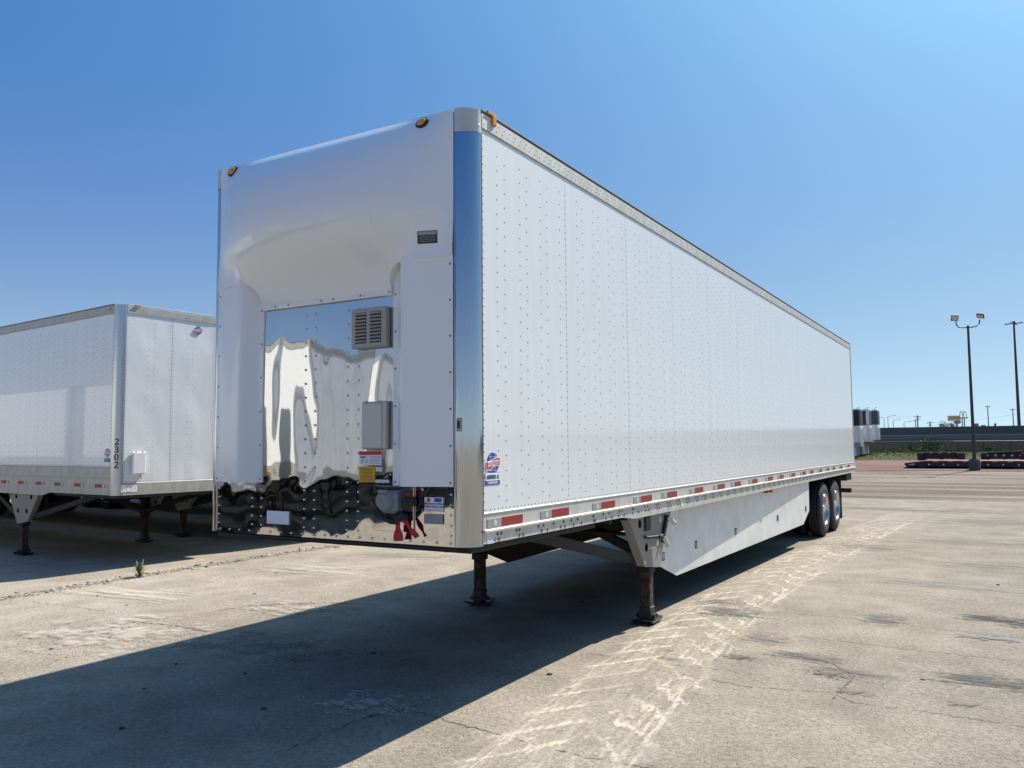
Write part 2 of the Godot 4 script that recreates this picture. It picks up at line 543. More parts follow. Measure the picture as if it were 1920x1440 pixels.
func build_marks(yard: Node3D) -> void:
	# dusty tread print left by a loader: a thin sheet of pale dirt along its path
	var er := FastNoiseLite.new()
	er.seed = 51; er.frequency = 0.035; er.fractal_octaves = 4
	var w := 256; var h := 2048
	var im := Image.create(w, h, false, Image.FORMAT_RGBA8)
	var dust := Color(0.58, 0.52, 0.42).linear_to_srgb()
	for y in h:
		var vv := y / 2048.0 * 25.0            # metres along
		for x in w:
			var u := (x + 0.5) / w * 2.0 - 1.0
			var n := er.get_noise_2d(x * 1.1, y * 0.9)
			var n2 := er.get_noise_2d(x * 4.0 + 900, y * 4.0)
			var n3 := er.get_noise_2d(x * 2.2 + 500, y * 0.45 + 70)       # streaks along the path
			var low := er.get_noise_2d(x * 0.25 + 40, y * 0.22 + 800)     # where the print has worn away
			var uu := u + n * 0.10 + low * 0.05
			var ph := fposmod(vv / 0.44 + absf(uu) * 1.7 + (0.5 if uu > 0 else 0.0) + n * 0.16, 1.0)
			var lug := smoothstep(0.19, 0.0, absf(ph - 0.5)) * smoothstep(0.0, 0.12, absf(uu))
			var ph2 := fposmod(vv / 0.88 + 1.5 * uu + n * 0.3, 1.0)
			var web := smoothstep(0.10, 0.0, absf(ph2 - 0.5)) * smoothstep(0.7, 0.4, absf(uu))
			var rim := smoothstep(0.13, 0.0, absf(absf(uu) - 0.66)) * smoothstep(-0.30, 0.10, n3)
			var a := maxf(lug * 0.56, maxf(rim * 0.42, web * 0.40)) * clampf(0.90 + n * 0.5 + n2 * 0.8, 0.15, 1.1)
			a += clampf(0.20 + n3 * 0.35 + n2 * 0.25, 0.02, 0.4)
			a *= smoothstep(1.0, 0.60, absf(u) + n * 0.25) * clampf(0.88 + low * 1.2, 0.5, 1.0) * smoothstep(25.0, 18.0, vv)
			im.set_pixel(x, y, Color(dust.r, dust.g, dust.b, clampf(a, 0, 0.82)))
	var m := mat(Color.WHITE, 0.95)
	m.albedo_texture = tex(im)
	m.transparency = BaseMaterial3D.TRANSPARENCY_ALPHA
	m.metallic_specular = 0.2
	var path := Curve3D.new()
	for p in [Vector3(0.98, 0, 3.6), Vector3(0.72, 0, 0.4), Vector3(0.54, 0, -1.2), Vector3(0.38, 0, -3.2), Vector3(0.28, 0, -5.9), Vector3(0.37, 0, -9.3), Vector3(0.62, 0, -14.6), Vector3(1.15, 0, -21.4)]:
		path.add_point(p)
	var mb := MB.new()
	mb.smooth(true)
	var ln := path.get_baked_length()
	var pv := []
	for i in 101:
		var t := ln * i / 100.0
		var c := path.sample_baked(t)
		var d := (path.sample_baked(minf(t + 0.1, ln)) - path.sample_baked(maxf(t - 0.1, 0))).normalized()
		var s := d.cross(Vector3.UP) * 0.60
		pv.append([c - s + Vector3(0, 0.004, 0), c + s + Vector3(0, 0.004, 0), t / 25.0])
	for i in 100:
		mb.uvquad(pv[i][0], pv[i][1], pv[i + 1][1], pv[i + 1][0], Vector2(0, pv[i][2]), Vector2(1, pv[i][2]), Vector2(1, pv[i + 1][2]), Vector2(0, pv[i + 1][2]))
	part(yard, "tyre_track", mb, m, "pale dusty tread print running along the concrete")
	# oil and water stains, scuffs and spalled patches
	var sm := {}
	var blob := FastNoiseLite.new()
	blob.fractal_octaves = 5
	blob.frequency = 0.02
	for k in 3:
		blob.seed = 60 + k
		var s := Image.create(128, 128, false, Image.FORMAT_RGBA8)
		for y in 128:
			for x in 128:
				var r := Vector2(x - 63.5, y - 63.5).length() / 63.5
				var n := blob.get_noise_2d(x * 0.7, y * 2.6) if k == 0 else blob.get_noise_2d(x * 1.3, y * 1.3)
				var nf := blob.get_noise_2d(x * 5.0 + 300, y * (9.0 if k == 0 else 5.0))
				var a := clampf((1.0 - r) * 1.2 + n * 1.5 - 0.32 + nf * 1.0, 0, 1) * smoothstep(1.0, 0.8, r)
				if k == 2: a = smoothstep(0.0, 0.12, (1.0 - r) * 0.9 + n * 0.9 - 0.35)
				s.set_pixel(x, y, Color(1, 1, 1, a))
		sm[k] = tex(s)
	# kind, name, x, z, width, depth, colour, strength
	var marks := [
		[0, "oil_stain", 2.82, -5.3, 0.95, 0.55, Color(0.055, 0.056, 0.058), 0.95],
		[0, "oil_stain", 3.3, -5.1, 1.2, 0.5, Color(0.055, 0.056, 0.058), 0.9],
		[2, "oil_stain", 2.82, -4.36, 0.72, 0.30, Color(0.15, 0.155, 0.155), 0.9],
		[0, "oil_stain", 2.8, -2.75, 1.1, 0.55, Color(0.095, 0.097, 0.098), 0.85],
		[0, "oil_stain", 3.4, -2.8, 1.2, 0.7, Color(0.095, 0.097, 0.098), 0.8],
		[0, "oil_stain", 1.45, -2.85, 0.85, 0.42, Color(0.115, 0.11, 0.108), 0.8],
		[0, "oil_stain", 1.9, -2.55, 0.9, 0.22, Color(0.14, 0.14, 0.15), 0.7],
		[0, "oil_stain", 0.40, -4.35, 0.95, 0.8, Color(0.135, 0.132, 0.135), 0.85],
		[0, "oil_stain", 0.15, -4.9, 0.7, 0.5, Color(0.15, 0.147, 0.15), 0.7],
		[0, "oil_stain", 1.86, -4.75, 0.6, 0.75, Color(0.135, 0.132, 0.135), 0.8],
		[0, "oil_stain", 1.0, -3.35, 0.6, 0.6, Color(0.16, 0.16, 0.16), 0.6],
		[1, "pothole", 1.01, -2.57, 0.34, 0.20, Color(0.12, 0.105, 0.085), 0.9],
		[1, "pothole", 0.50, -2.24, 0.34, 0.13, Color(0.16, 0.15, 0.14), 0.8],
		[1, "pothole", 0.42, -2.5, 0.2, 0.12, Color(0.17, 0.15, 0.12), 0.8],
		[1, "pothole", 1.75, -2.42, 0.42, 0.24, Color(0.17, 0.145, 0.12), 0.95],
		[1, "pothole", 1.98, -2.0, 0.4, 0.22, Color(0.18, 0.16, 0.13), 0.8],
		[1, "pothole", 2.7, -2.06, 0.42, 0.16, Color(0.17, 0.15, 0.12), 0.8],
		[1, "pothole", 1.3, 0.1, 0.45, 0.3, Color(0.16, 0.145, 0.12), 0.6],
		[1, "pothole", 1.75, -0.05, 0.4, 0.3, Color(0.14, 0.13, 0.11), 0.75],
		[1, "spalled_patch", -4.5, -0.55, 2.6, 1.9, Color(0.52, 0.48, 0.41), 0.5],
		[1, "spalled_patch", -3.8, -2.3, 1.9, 0.9, Color(0.50, 0.46, 0.39), 0.5],
		[1, "spalled_patch", -0.95, -0.05, 0.9, 0.6, Color(0.54, 0.51, 0.45), 0.6],
		[1, "spalled_patch", -2.9, -0.9, 2.2, 1.1, Color(0.20, 0.185, 0.16), 0.5],
		[0, "dust_streak", -6.3, -2.1, 3.4, 0.9, Color(0.58, 0.53, 0.44), 0.5],
		[0, "dust_streak", -5.6, -4.6, 3.0, 1.3, Color(0.58, 0.53, 0.44), 0.4],
		[0, "scuff", 2.4, -7.3, 3.0, 1.0, Color(0.26, 0.24, 0.215), 0.35],
		[0, "scuff", 3.0, -9.6, 3.4, 1.4, Color(0.26, 0.24, 0.215), 0.35],
		[0, "scuff", 2.6, -12.6, 4.5, 1.8, Color(0.26, 0.24, 0.21), 0.35],
		[0, "scuff", 0.9, -11.0, 2.0, 1.2, Color(0.22, 0.20, 0.18), 0.45],
		[0, "scuff", 3.2, -17.0, 6.0, 2.6, Color(0.23, 0.20, 0.17), 0.5],
		[0, "scuff", 0.5, -20.0, 6.0, 2.4, Color(0.23, 0.20, 0.16), 0.6],
		[0, "scuff", -5.8, -6.5, 3.5, 1.0, Color(0.24, 0.22, 0.19), 0.5],
	]
	rng.seed = 8
	var cache := {}
	var level := 0
	for k in marks:
		var key := str(k[0], k[6], k[7])
		if not cache.has(key):
			var mm := mat(Color(k[6].linear_to_srgb(), k[7]), 0.9 if k[0] != 2 else 0.6)
			mm.albedo_texture = sm[k[0]]
			mm.metallic_specular = 0.25
			mm.transparency = BaseMaterial3D.TRANSPARENCY_ALPHA
			cache[key] = mm
		level += 1
		var y: float = ground_y(k[2], k[3]) + 0.005 + level * 0.0004
		var b := MB.new()
		var ang := rng.randf_range(-0.12, 0.12)
		var ex: Vector3 = Vector3(cos(ang), 0, sin(ang)) * k[4] * 0.5
		var ez: Vector3 = Vector3(-sin(ang), 0, cos(ang)) * k[5] * 0.5
		var c := Vector3(k[2], y, k[3])
		b.uvquad(c - ex + ez, c + ex + ez, c + ex - ez, c - ex - ez, Vector2(0, 1), Vector2(1, 1), Vector2(1, 0), Vector2(0, 0))
		part(yard, k[1], b, cache[key])
	# loose grit and pebbles
	var peb := MB.new()
	var rp := []
	for q in [Vector2(0.0005, -0.2), Vector2(0.9, 0.0), Vector2(0.75, 0.5), Vector2(0.0005, 0.8)]:
		rp.append(q)
	peb.lathe(Vector3.ZERO, Vector3.UP, rp, 6)
	var pm := peb.mesh()
	var at := []
	var cs := []
	var put := func(x: float, z: float, s: float, c: Color) -> void:
		var b := Basis(Vector3.UP, rng.randf() * TAU).scaled_local(Vector3(s * rng.randf_range(0.7, 1.5), s * rng.randf_range(0.5, 0.9), s))
		at.append(Transform3D(b, Vector3(x, ground_y(x, z), z)))
		cs.append(c)
	for i in 2600:
		var x := rng.randf_range(-9, 4); var z := rng.randf_range(-12, 2.5)
		var g := rng.randf_range(0.05, 0.34)
		put.call(x, z, rng.randf_range(0.002, 0.0055), Color(g, g * 0.92, g * 0.8))
	for k in [[-4.5, -0.5, 1.1, 0.8, 900], [-3.9, -2.3, 0.9, 0.4, 500], [-0.95, -0.05, 0.4, 0.28, 260], [-2.6, -0.9, 0.9, 0.5, 400], [1.0, -2.57, 0.16, 0.09, 90], [1.75, -2.4, 0.25, 0.12, 120]]:
		for i in k[4]:
			var g := rng.randf_range(0.10, 0.5)
			put.call(k[0] + rng.randfn() * k[2] * 0.5, k[1] + rng.randfn() * k[3] * 0.5, rng.randf_range(0.003, 0.011), Color(g, g * 0.93, g * 0.82))
	for p in [Vector2(-6.9, -1.88), Vector2(-5.08, -2.78), Vector2(-4.68, -0.72), Vector2(-4.45, -0.43), Vector2(-4.49, 0.11), Vector2(-3.04, -0.1), Vector2(-2.64, 0.48), Vector2(-2.3, -0.18), Vector2(-0.73, 0.13), Vector2(-5.37, -6.98), Vector2(-1.82, -1.18), Vector2(-1.48, 0.38), Vector2(-1.98, 1.11), Vector2(-0.16, -1.34), Vector2(-1.24, -4.14), Vector2(2.86, -7.67), Vector2(2.39, -2.59), Vector2(-6.2, -4.2), Vector2(-5.9, -1.6)]:
		put.call(p.x, p.y, rng.randf_range(0.016, 0.026), Color(0.05, 0.042, 0.036))
	# the crumbled joint along the slab under the parked row
	for i in 2600:
		var z := rng.randf_range(-11, 2.5)
		var x := -7.97 + 0.022 * (z + 4.5) * (z + 4.5) * 0.5 + rng.randfn() * 0.09
		var g := rng.randf_range(0.06, 0.42)
		put.call(x, z, rng.randf_range(0.004, 0.016) if rng.randf() < 0.93 else rng.randf_range(0.02, 0.045), Color(g, g * 0.9, g * 0.75))
	var s := stuff(yard, "grit", pm, at, M.stone, cs)
	tag(s, "loose grit and pebbles lying on the concrete")
	var jb := MB.new()
	jb.smooth(true)
	var prev := []
	for i in 140:
		var z := -11.0 + i * 0.1
		var x := -7.97 + 0.011 * (z + 4.5) * (z + 4.5)
		var ww := 0.05 + 0.05 * absf(blob.get_noise_2d(z * 40.0, 3.0)) + 0.04
		var off := 0.05 * blob.get_noise_2d(z * 60.0, 90.0)
		var q := [Vector3(x - ww + off, ground_y(x - ww, z) + 0.003, z), Vector3(x + ww + off, ground_y(x + ww, z) + 0.003, z)]
		if prev: jb.quad(q[0], prev[0], prev[1], q[1])
		prev = q
	part(yard, "joint", jb, earth(noise_image(256, 0.05, 5, 71), Color(0.05, 0.04, 0.03), Color(0.36, 0.32, 0.26), 2.4, 1.2, 1.5), "crumbled dirt-filled joint in the concrete")

# ------------------------------------------------------------------ trailers (front at z = 0, right side at x = 0, ground at y = 0)
func sx(side: int, inset: float) -> float:      # a plane parallel to the right (1) or left (-1) side, inset metres inside it
	return -inset if side > 0 else -W + inset

func rivet_mesh(r: float) -> ArrayMesh:         # a low dome, its axis along +z
	var b := MB.new()
	b.lathe(Vector3.ZERO, Vector3.BACK, [Vector2(r, -0.001), Vector2(r * 0.85, r * 0.16), Vector2(r * 0.4, r * 0.30), Vector2(0.0002, r * 0.33)], 7)
	return b.mesh()

func facing(p: Vector3, n: Vector3) -> Transform3D:
	var up := Vector3.UP if absf(n.y) < 0.9 else Vector3.FORWARD
	var x := up.cross(n).normalized()
	return Transform3D(Basis(x, n.cross(x), n), p)

func side_panels(o: Node3D, side: int, y0: float, y1: float, first: float, pitch: float, m: Material) -> void:
	var z := -0.142
	var nxt := first
	while z > -L + 0.05:
		nxt = maxf(nxt, -L + 0.02)
		var b := MB.new()
		b.box(Vector3(sx(side, 0.011), (y0 + y1) * 0.5, (z + nxt) * 0.5), Vector3(0.014, y1 - y0, z - nxt - 0.002), 0.001)
		part(o, "side_panel", b, m)
		z = nxt
		nxt -= pitch

func side_rivets(o: Node3D, side: int, y0: float, y1: float, until: float, first: float, pitch: float, rm: Mesh) -> void:
	var at := []
	var n := Vector3(side, 0, 0)
	var x := sx(side, 0.0035)
	var z := -0.155
	var y := y1 - 0.03
	while y > y0 + 0.02:                    # along the corner post
		at.append(facing(Vector3(x, y, z), n)); y -= 0.055
	var seam := first
	z = -0.341
	var k := 0
	while z > until:
		var close := absf(z - 0.104 - seam) < 0.03
		y = y1 - 0.14 - 0.0006 * k
		while y > y0 + 0.06:
			at.append(facing(Vector3(x, y, z), n))
			at.append(facing(Vector3(x, y + (0.0 if close else -0.035), z - 0.104), n))
			if close: at.append(facing(Vector3(x, y - 0.052, z - 0.104), n))
			y -= 0.104
		if close: seam -= pitch
		z -= 0.3195
		k += 1
	z = -0.18
	while z > until:                       # along the bottom of the panels
		at.append(facing(Vector3(x, y0 + 0.022, z), n)); z -= 0.052
	stuff(o, "panel_rivet", rm, at, M.rivet)

func corner_post(o: Node3D, side: int, y0: float, m: Material, capm: Material) -> void:
	for cap in [false, true]:
		var b := MB.new()
		var r := 0.131 if not cap else 0.1345
		var ya := y0 if not cap else 3.945
		var yb := 3.945 if not cap else H - 0.004
		var cx := sx(side, 0.131)
		b.grid(14, 12 if not cap else 2, func(u: float, v: float) -> Vector3:
			var a := u * PI * 0.5
			if side < 0: a = PI * 0.5 + a
			# u runs to the right seen from outside
			var ang := PI * 0.5 - u * PI * 0.5 if side > 0 else PI - u * PI * 0.5
			return Vector3(cx + r * cos(ang), lerpf(ya, yb, v), -0.131 + r * sin(ang)))
		var o2 := part(o, "corner_cap" if cap else "corner_post", b, capm if cap else m)
		if cap:
			var at := []
			for k in 5:
				var ang: float = PI * (0.06 + 0.1 * k) if side > 0 else PI * (0.55 + 0.1 * k)
				var n := Vector3(cos(ang), 0, sin(ang))
				at.append(facing(Vector3(cx, 4.0, -0.131) + n * 0.135, n))
			stuff(o2, "rivet", rivet_mesh(0.006), at, M.rivet_light)

func wheel(o: Node3D, side: int, z: float, tyre: Mesh, rim: Mesh, hub: Mesh, nuts: Mesh) -> void:
	for dual in 2:
		var xf := Transform3D(Basis(Vector3.UP, 0.0 if side > 0 else PI), Vector3(sx(side, 0.02 + dual * 0.33), 0.52, z))
		var t := part(o, "tyre", tyre, M.rubber)
		t.transform = xf
		if dual == 0:
			var r := part(t, "rim", rim, M.chrome)
			part(t, "hub", hub, M.box_metal)
			part(t, "wheel_nut", nuts, M.chrome).set_meta("kind", "stuff")

func running_gear(o: Node3D, z1: float, flap: bool) -> void:
	var tb := MB.new()
	var pr := []
	for q in [[0.29, -0.005], [0.31, 0.006], [0.40, 0.008], [0.455, -0.004], [0.49, -0.02], [0.512, -0.04], [0.515, -0.055], [0.515, -0.078], [0.503, -0.08], [0.503, -0.09], [0.516, -0.092], [0.517, -0.128], [0.504, -0.13], [0.504, -0.14], [0.517, -0.142], [0.516, -0.178], [0.503, -0.18], [0.503, -0.19], [0.515, -0.192], [0.512, -0.225], [0.49, -0.25], [0.45, -0.262], [0.31, -0.262], [0.29, -0.25]]:
		pr.append(Vector2(q[0], q[1]))
	tb.lathe(Vector3.ZERO, Vector3.RIGHT, pr, 48)
	var rb := MB.new()
	pr = []
	for q in [[0.302, -0.004], [0.305, 0.006], [0.296, 0.009], [0.286, 0.0], [0.278, -0.03], [0.272, -0.10], [0.262, -0.15], [0.235, -0.172], [0.17, -0.176], [0.12, -0.172], [0.10, -0.16]]:
		pr.append(Vector2(q[0], q[1]))
	rb.lathe(Vector3.ZERO, Vector3.RIGHT, pr, 48)
	var hb := MB.new()
	pr = []
	for q in [[0.10, -0.172], [0.10, -0.09], [0.085, -0.075], [0.08, -0.03], [0.06, -0.02], [0.0005, -0.018]]:
		pr.append(Vector2(q[0], q[1]))
	hb.lathe(Vector3.ZERO, Vector3.RIGHT, pr, 24)
	var nb := MB.new()
	for k in 10:
		var a := TAU * k / 10
		nb.cyl(Vector3(-0.175, cos(a) * 0.143, sin(a) * 0.143), Vector3(-0.14, cos(a) * 0.143, sin(a) * 0.143), 0.017, 0.014, 6)
	var tm := tb.mesh(); var rm := rb.mesh(); var hm := hb.mesh(); var nm := nb.mesh()
	for side in [1, -1]:
		for k in 2: wheel(o, side, z1 - 1.24 * k, tm, rm, hm, nm)
	for k in 2:
		var b := MB.new()
		b.cyl(Vector3(-0.15, 0.52, z1 - 1.24 * k), Vector3(-W + 0.15, 0.52, z1 - 1.24 * k), 0.065, 0.065)
		part(o, "axle", b, M.frame)
	var b := MB.new()
	for x in [-0.82, -W + 0.82]:
		b.box(Vector3(x, 0.97, z1 - 0.6), Vector3(0.1, 0.2, 2.9))
		for k in 2:
			b.box(Vector3(x, 0.68, z1 - 1.24 * k), Vector3(0.09, 0.08, 0.9))
			b.box(Vector3(x, 0.80, z1 - 1.24 * k + 0.4), Vector3(0.1, 0.24, 0.16))
			b.box(Vector3(x, 0.80, z1 - 1.24 * k - 0.4), Vector3(0.1, 0.24, 0.16))
	part(o, "suspension", b, M.frame)
	if flap:
		for side in [1, -1]:
			var f := MB.new()
			f.box(Vector3(sx(side, 0.34), 0.62, z1 - 1.93), Vector3(0.62, 0.86, 0.012), 0.003)
			part(o, "mud_flap", f, M.rubber)
	b = MB.new()
	b.box(Vector3(-W / 2, 0.70, -L + 0.08), Vector3(W - 0.16, 0.10, 0.10), 0.008)
	for x in [-0.75, -W + 0.75]: b.box(Vector3(x, 0.95, -L + 0.1), Vector3(0.10, 0.45, 0.08))
	part(o, "underride_guard", b, M.frame)
	b = MB.new()
	b.box(Vector3(-W / 2, 1.035, -L + 0.5), Vector3(W - 0.12, 0.17, 0.7), 0.008)
	part(o, "rear_sill", b, M.frame)

func underside(o: Node3D) -> void:
	var b := MB.new()
	b.box(Vector3(-W / 2, 1.215, -L / 2 - 0.06), Vector3(W - 0.07, 0.03, L - 0.2), 0.004)
	part(o, "floor", b, M.frame)
	b = MB.new()
	b.box(Vector3(-W / 2, 1.115, -1.05), Vector3(W - 0.12, 0.05, 1.95), 0.01)
	b.cyl(Vector3(-W / 2, 1.1, -0.95), Vector3(-W / 2, 1.02, -0.95), 0.03, 0.03)
	b.box(Vector3(-W / 2, 1.12, -0.03), Vector3(W - 0.3, 0.022, 0.05), 0.004)
	part(o, "coupler_plate", b, M.frame)
	var cb := MB.new()
	cb.box(Vector3.ZERO, Vector3(W - 0.08, 0.10, 0.05), 0.004)
	var cm := cb.mesh()
	var z := -2.3
	while z > -L + 0.7:
		var c := part(o, "crossmember", cm, M.frame)
		c.position = Vector3(-W / 2, 1.15, z)
		z -= 0.36

func landing_gear(o: Node3D, plate: Material, tubes: Material, zleg: float, inset := 0.19, far_inset := 0.19) -> void:
	for side in [1, -1]:
		var x := sx(side, inset if side > 0 else far_inset)
		var b := MB.new()
		b.box(Vector3(x, 0.86, zleg), Vector3(0.13, 0.56, 0.135), 0.012)
		b.box(Vector3(x, 0.545, zleg), Vector3(0.142, 0.08, 0.146), 0.012)
		var leg := part(o, "landing_leg", b, M.frame)
		b = MB.new()
		b.box(Vector3(x, 0.35, zleg), Vector3(0.108, 0.44, 0.112), 0.012)
		part(leg, "inner_tube", b, tubes)
		b = MB.new()
		b.box(Vector3(x, 0.105, zleg), Vector3(0.125, 0.13, 0.125), 0.01)
		b.box(Vector3(x, 0.025, zleg), Vector3(0.22, 0.02, 0.22), 0.006)
		for s in [-1.0, 1.0]:
			b.beam(Vector3(x, 0.026, zleg + 0.105 * s), Vector3(x, 0.05, zleg + 0.16 * s), 0.22, 0.014)
			b.cyl(Vector3(x - 0.10, 0.075, zleg + 0.03 * s), Vector3(x + 0.10, 0.075, zleg + 0.03 * s), 0.022, 0.022, 10)
		part(leg, "foot", b, M.black)
		# the pierced wing plate that ties the leg to the side rail
		var zz := -zleg
		b = MB.new()
		var holes := [Vector3(zz - 0.40, 1.03, 0.045), Vector3(zz + 0.17, 1.025, 0.04), Vector3(zz + 0.37, 1.06, 0.022), Vector3(zz - 0.24, 0.785, 0.045), Vector3(zz + 0.08, 0.785, 0.045)]
		var xo := sx(side, 0.087)
		var xi := sx(side, 0.095)
		b.pierced(PackedVector2Array([Vector2(zz - 0.72, 1.16), Vector2(zz - 0.28, 0.60), Vector2(zz + 0.10, 0.55), Vector2(zz + 0.52, 1.16)]), holes, func(p: Vector2, s: int) -> Vector3:
			return Vector3(xi if (s == 0) == (side > 0) else xo, p.y, -p.x))
		var pl := part(o, "leg_bracket", b, plate)
		b = MB.new()
		var xe := sx(side, 0.135)
		b.beam(Vector3(xe, 1.15, zleg + 0.715), Vector3(xe, 0.605, zleg + 0.283), 0.085, 0.01)
		part(pl, "flange", b, plate)
		# diagonal braces
		for k in [[Vector3(x, 0.62, zleg + 0.05), Vector3(x - 0.1 * side, 1.12, zleg + 2.4)], [Vector3(x, 0.66, zleg), Vector3(-W / 2 - 0.1 * side, 1.12, zleg - 0.2)], [Vector3(x, 0.60, zleg - 0.05), Vector3(x - 0.25 * side, 1.10, zleg - 1.9)]]:
			b = MB.new()
			b.beam(k[0], k[1], 0.06, 0.09)
			part(o, "brace", b, M.frame)
	var sh := MB.new()
	sh.tube([Vector3(-0.2, 0.88, zleg), Vector3(-W + 0.2, 0.88, zleg)], 0.02)
	part(o, "cross_shaft", sh, M.frame)

func van_body(o: Node3D, lining: Material) -> void:
	var b := MB.new()
	b.box(Vector3(-W / 2, 2.65, -L / 2 - 0.03), Vector3(W - 0.05, 2.84, L - 0.12), 0.01)
	part(o, "cargo_box", b, lining)
	b = MB.new()
	b.box(Vector3(-W / 2, H - 0.002, -L / 2 - 0.07), Vector3(W - 0.01, 0.016, L - 0.13), 0.006)
	part(o, "roof", b, M.alu)
	for x in 2:
		b = MB.new()
		b.box(Vector3(-W / 2 + (x - 0.5) * 1.26, 2.62, -L - 0.005), Vector3(1.25, 2.7, 0.03), 0.006)
		part(o, "rear_door", b, lining)

func top_rail(o: Node3D, side: int, y0: float, m: Material, dense: bool, rm: Mesh) -> void:
	var b := MB.new()
	b.box(Vector3(sx(side, 0.006), (y0 + H - 0.012) * 0.5, -L / 2 - 0.068), Vector3(0.022, H - 0.012 - y0, L - 0.139), 0.003)
	b.box(Vector3(sx(side, 0.008), y0 - 0.006, -L / 2 - 0.068), Vector3(0.012, 0.012, L - 0.139), 0.003)
	var r := part(o, "top_rail", b, m)
	b = MB.new()
	b.box(Vector3(sx(side, 0.002), H + 0.003, -L / 2 - 0.05), Vector3(0.024, 0.012, L - 0.17), 0.003)
	part(r, "roof_edge", b, M.seam)
	var at := []
	var z := -0.17
	while z > (-L if dense else -8.0):
		at.append(facing(Vector3(sx(side, -0.005), y0 + 0.035, z), Vector3(side, 0, 0)))
		at.append(facing(Vector3(sx(side, -0.005), y0 + 0.075, z - 0.03), Vector3(side, 0, 0)))
		z -= 0.079
	stuff(r, "rivet", rm, at, M.rivet)

func bottom_rail(o: Node3D, side: int, ytop: float, m: Material, dip: float, rm: Mesh) -> MeshInstance3D:
	var b := MB.new()
	var poly := PackedVector2Array([Vector2(0.13, 1.150), Vector2(2.44, 1.145), Vector2(2.78, 1.145 - dip), Vector2(L, 1.125), Vector2(L, ytop), Vector2(0.13, ytop)])
	b.prism(poly, func(p: Vector2, s: int) -> Vector3:
		# counter-clockwise in (z backwards, y) looks outwards on the right side
		return Vector3(sx(side, 0.022 if (s == 0) == (side > 0) else -0.004), p.y, -p.x))
	b.box(Vector3(sx(side, -0.008), 1.233, -L / 2 - 0.066), Vector3(0.026, 0.024, L - 0.132), 0.006)
	b.box(Vector3(sx(side, -0.003), ytop + 0.004, -L / 2 - 0.066), Vector3(0.014, 0.012, L - 0.132), 0.003)
	var r := part(o, "bottom_rail", b, m)
	var at := []
	rng.seed = 4
	for k in 52:
		var z := -0.26 - k * 0.305
		for q in [[0.0, 1.205], [0.03, 1.168], [0.07, 1.205], [0.10, 1.168]]:
			if k < 9: q = [q[0] + rng.randf_range(-0.06, 0.06), q[1]]
			at.append(facing(Vector3(sx(side, -0.0045), q[1], z - q[0]), Vector3(side, 0, 0)))
	stuff(r, "bolt", rm, at, M.bolt)
	at = []
	var z := -0.34
	while z > -L + 0.1:
		for q in [0.0, 0.104]:
			at.append(facing(Vector3(sx(side, -0.0045), ytop - 0.012, z - q), Vector3(side, 0, 0)))
			at.append(facing(Vector3(sx(side, -0.0045), 1.256, z - q), Vector3(side, 0, 0)))
		z -= 0.3195
	stuff(r, "rivet", rivet_mesh(0.007), at, M.rivet_light)
	return r

func tape(o: Node3D, side: int, y: float, za: float, zb: float, zc: float, hh := 0.062) -> void:   # white from za to zb, red to zc
	for k in 2:
		var b := MB.new()
		var z0 := za if k == 0 else zb
		var z1 := zb if k == 0 else zc
		if z0 - z1 < 0.01: continue
		b.box(Vector3(sx(side, -0.0055), y, (z0 + z1) * 0.5), Vector3(0.004, hh, z0 - z1 - 0.001), 0.001)
		var t := part(o, "white_tape" if k == 0 else "red_tape", b, M.white_tape if k == 0 else M.red_tape)
		if k == 0 and z0 - z1 > 0.1:
			b = MB.new()
			var zz := (z0 + z1) * 0.5 - 0.01
			b.cyl(Vector3(sx(side, -0.007), y, zz), Vector3(sx(side, -0.0085), y, zz), 0.022, 0.022, 14)
			part(t, "mark", b, M.tape_mark)

# the round maker's badge: a blue globe crossed by a red banner
func badge(o: Node3D, xf: Transform3D, s: float) -> void:
	var b := MB.new()
	b.xf = xf
	b.cyl(Vector3.ZERO, Vector3(0, 0, 0.0012), s * 0.5, s * 0.5, 32)
	var g := part(o, "globe_badge", b, M.blue)
	b = MB.new()
	b.xf = xf
	for k in [-0.22, 0.22]:
		b.box(Vector3(k * s * 0.9, 0, 0.0018), Vector3(s * 0.014, s * 0.86, 0.001), 0)
	for k in [-0.36, 0.36]:
		b.box(Vector3(0, k * s * 0.85, 0.0019), Vector3(s * 0.72, s * 0.014, 0.001), 0)
	part(g, "grid_line", b, M.ink_white).set_meta("kind", "stuff")
	for k in 2:
		b = MB.new()
		b.xf = xf
		var e := s * (0.035 if k == 0 else 0.0)
		var poly := PackedVector2Array()
		for i in 9:
			var u := -0.57 + 1.14 * i / 8.0
			poly.append(Vector2(u * s + (e if i == 8 else (-e if i == 0 else 0.0)), s * (-0.17 + 0.055 * sin(u * 4.6)) - e + u * s * 0.10))
		for i in 9:
			var u := 0.57 - 1.14 * i / 8.0
			poly.append(Vector2(u * s + (e if i == 0 else (-e if i == 8 else 0.0)), s * (0.17 + 0.055 * sin(u * 4.6)) + e + u * s * 0.10))
		var d := 0.0030 if k == 0 else 0.0036
		b.prism(poly, func(p: Vector2, sd: int) -> Vector3: return Vector3(p.x, p.y, 0.0024 if sd == 0 else d))
		part(g, "banner_edge" if k == 0 else "banner", b, M.ink_white if k == 0 else M.ink_red)
	text(g, "lettering", "UTILITY", s * 0.21, M.ink_white, xf * Transform3D(Basis(Vector3(0.86, 0.1, 0), Vector3(0, 1.15, 0), Vector3(0, 0, 1)), Vector3(0, 0, 0.0042)))

func panel_sign(o: Node3D, called: String, xf: Transform3D, w: float, h: float, m: Material) -> MeshInstance3D:
	var b := MB.new()
	b.xf = xf
	b.box(Vector3(0, 0, 0.001), Vector3(w, h, 0.002), 0.0005)
	return part(o, called, b, m)

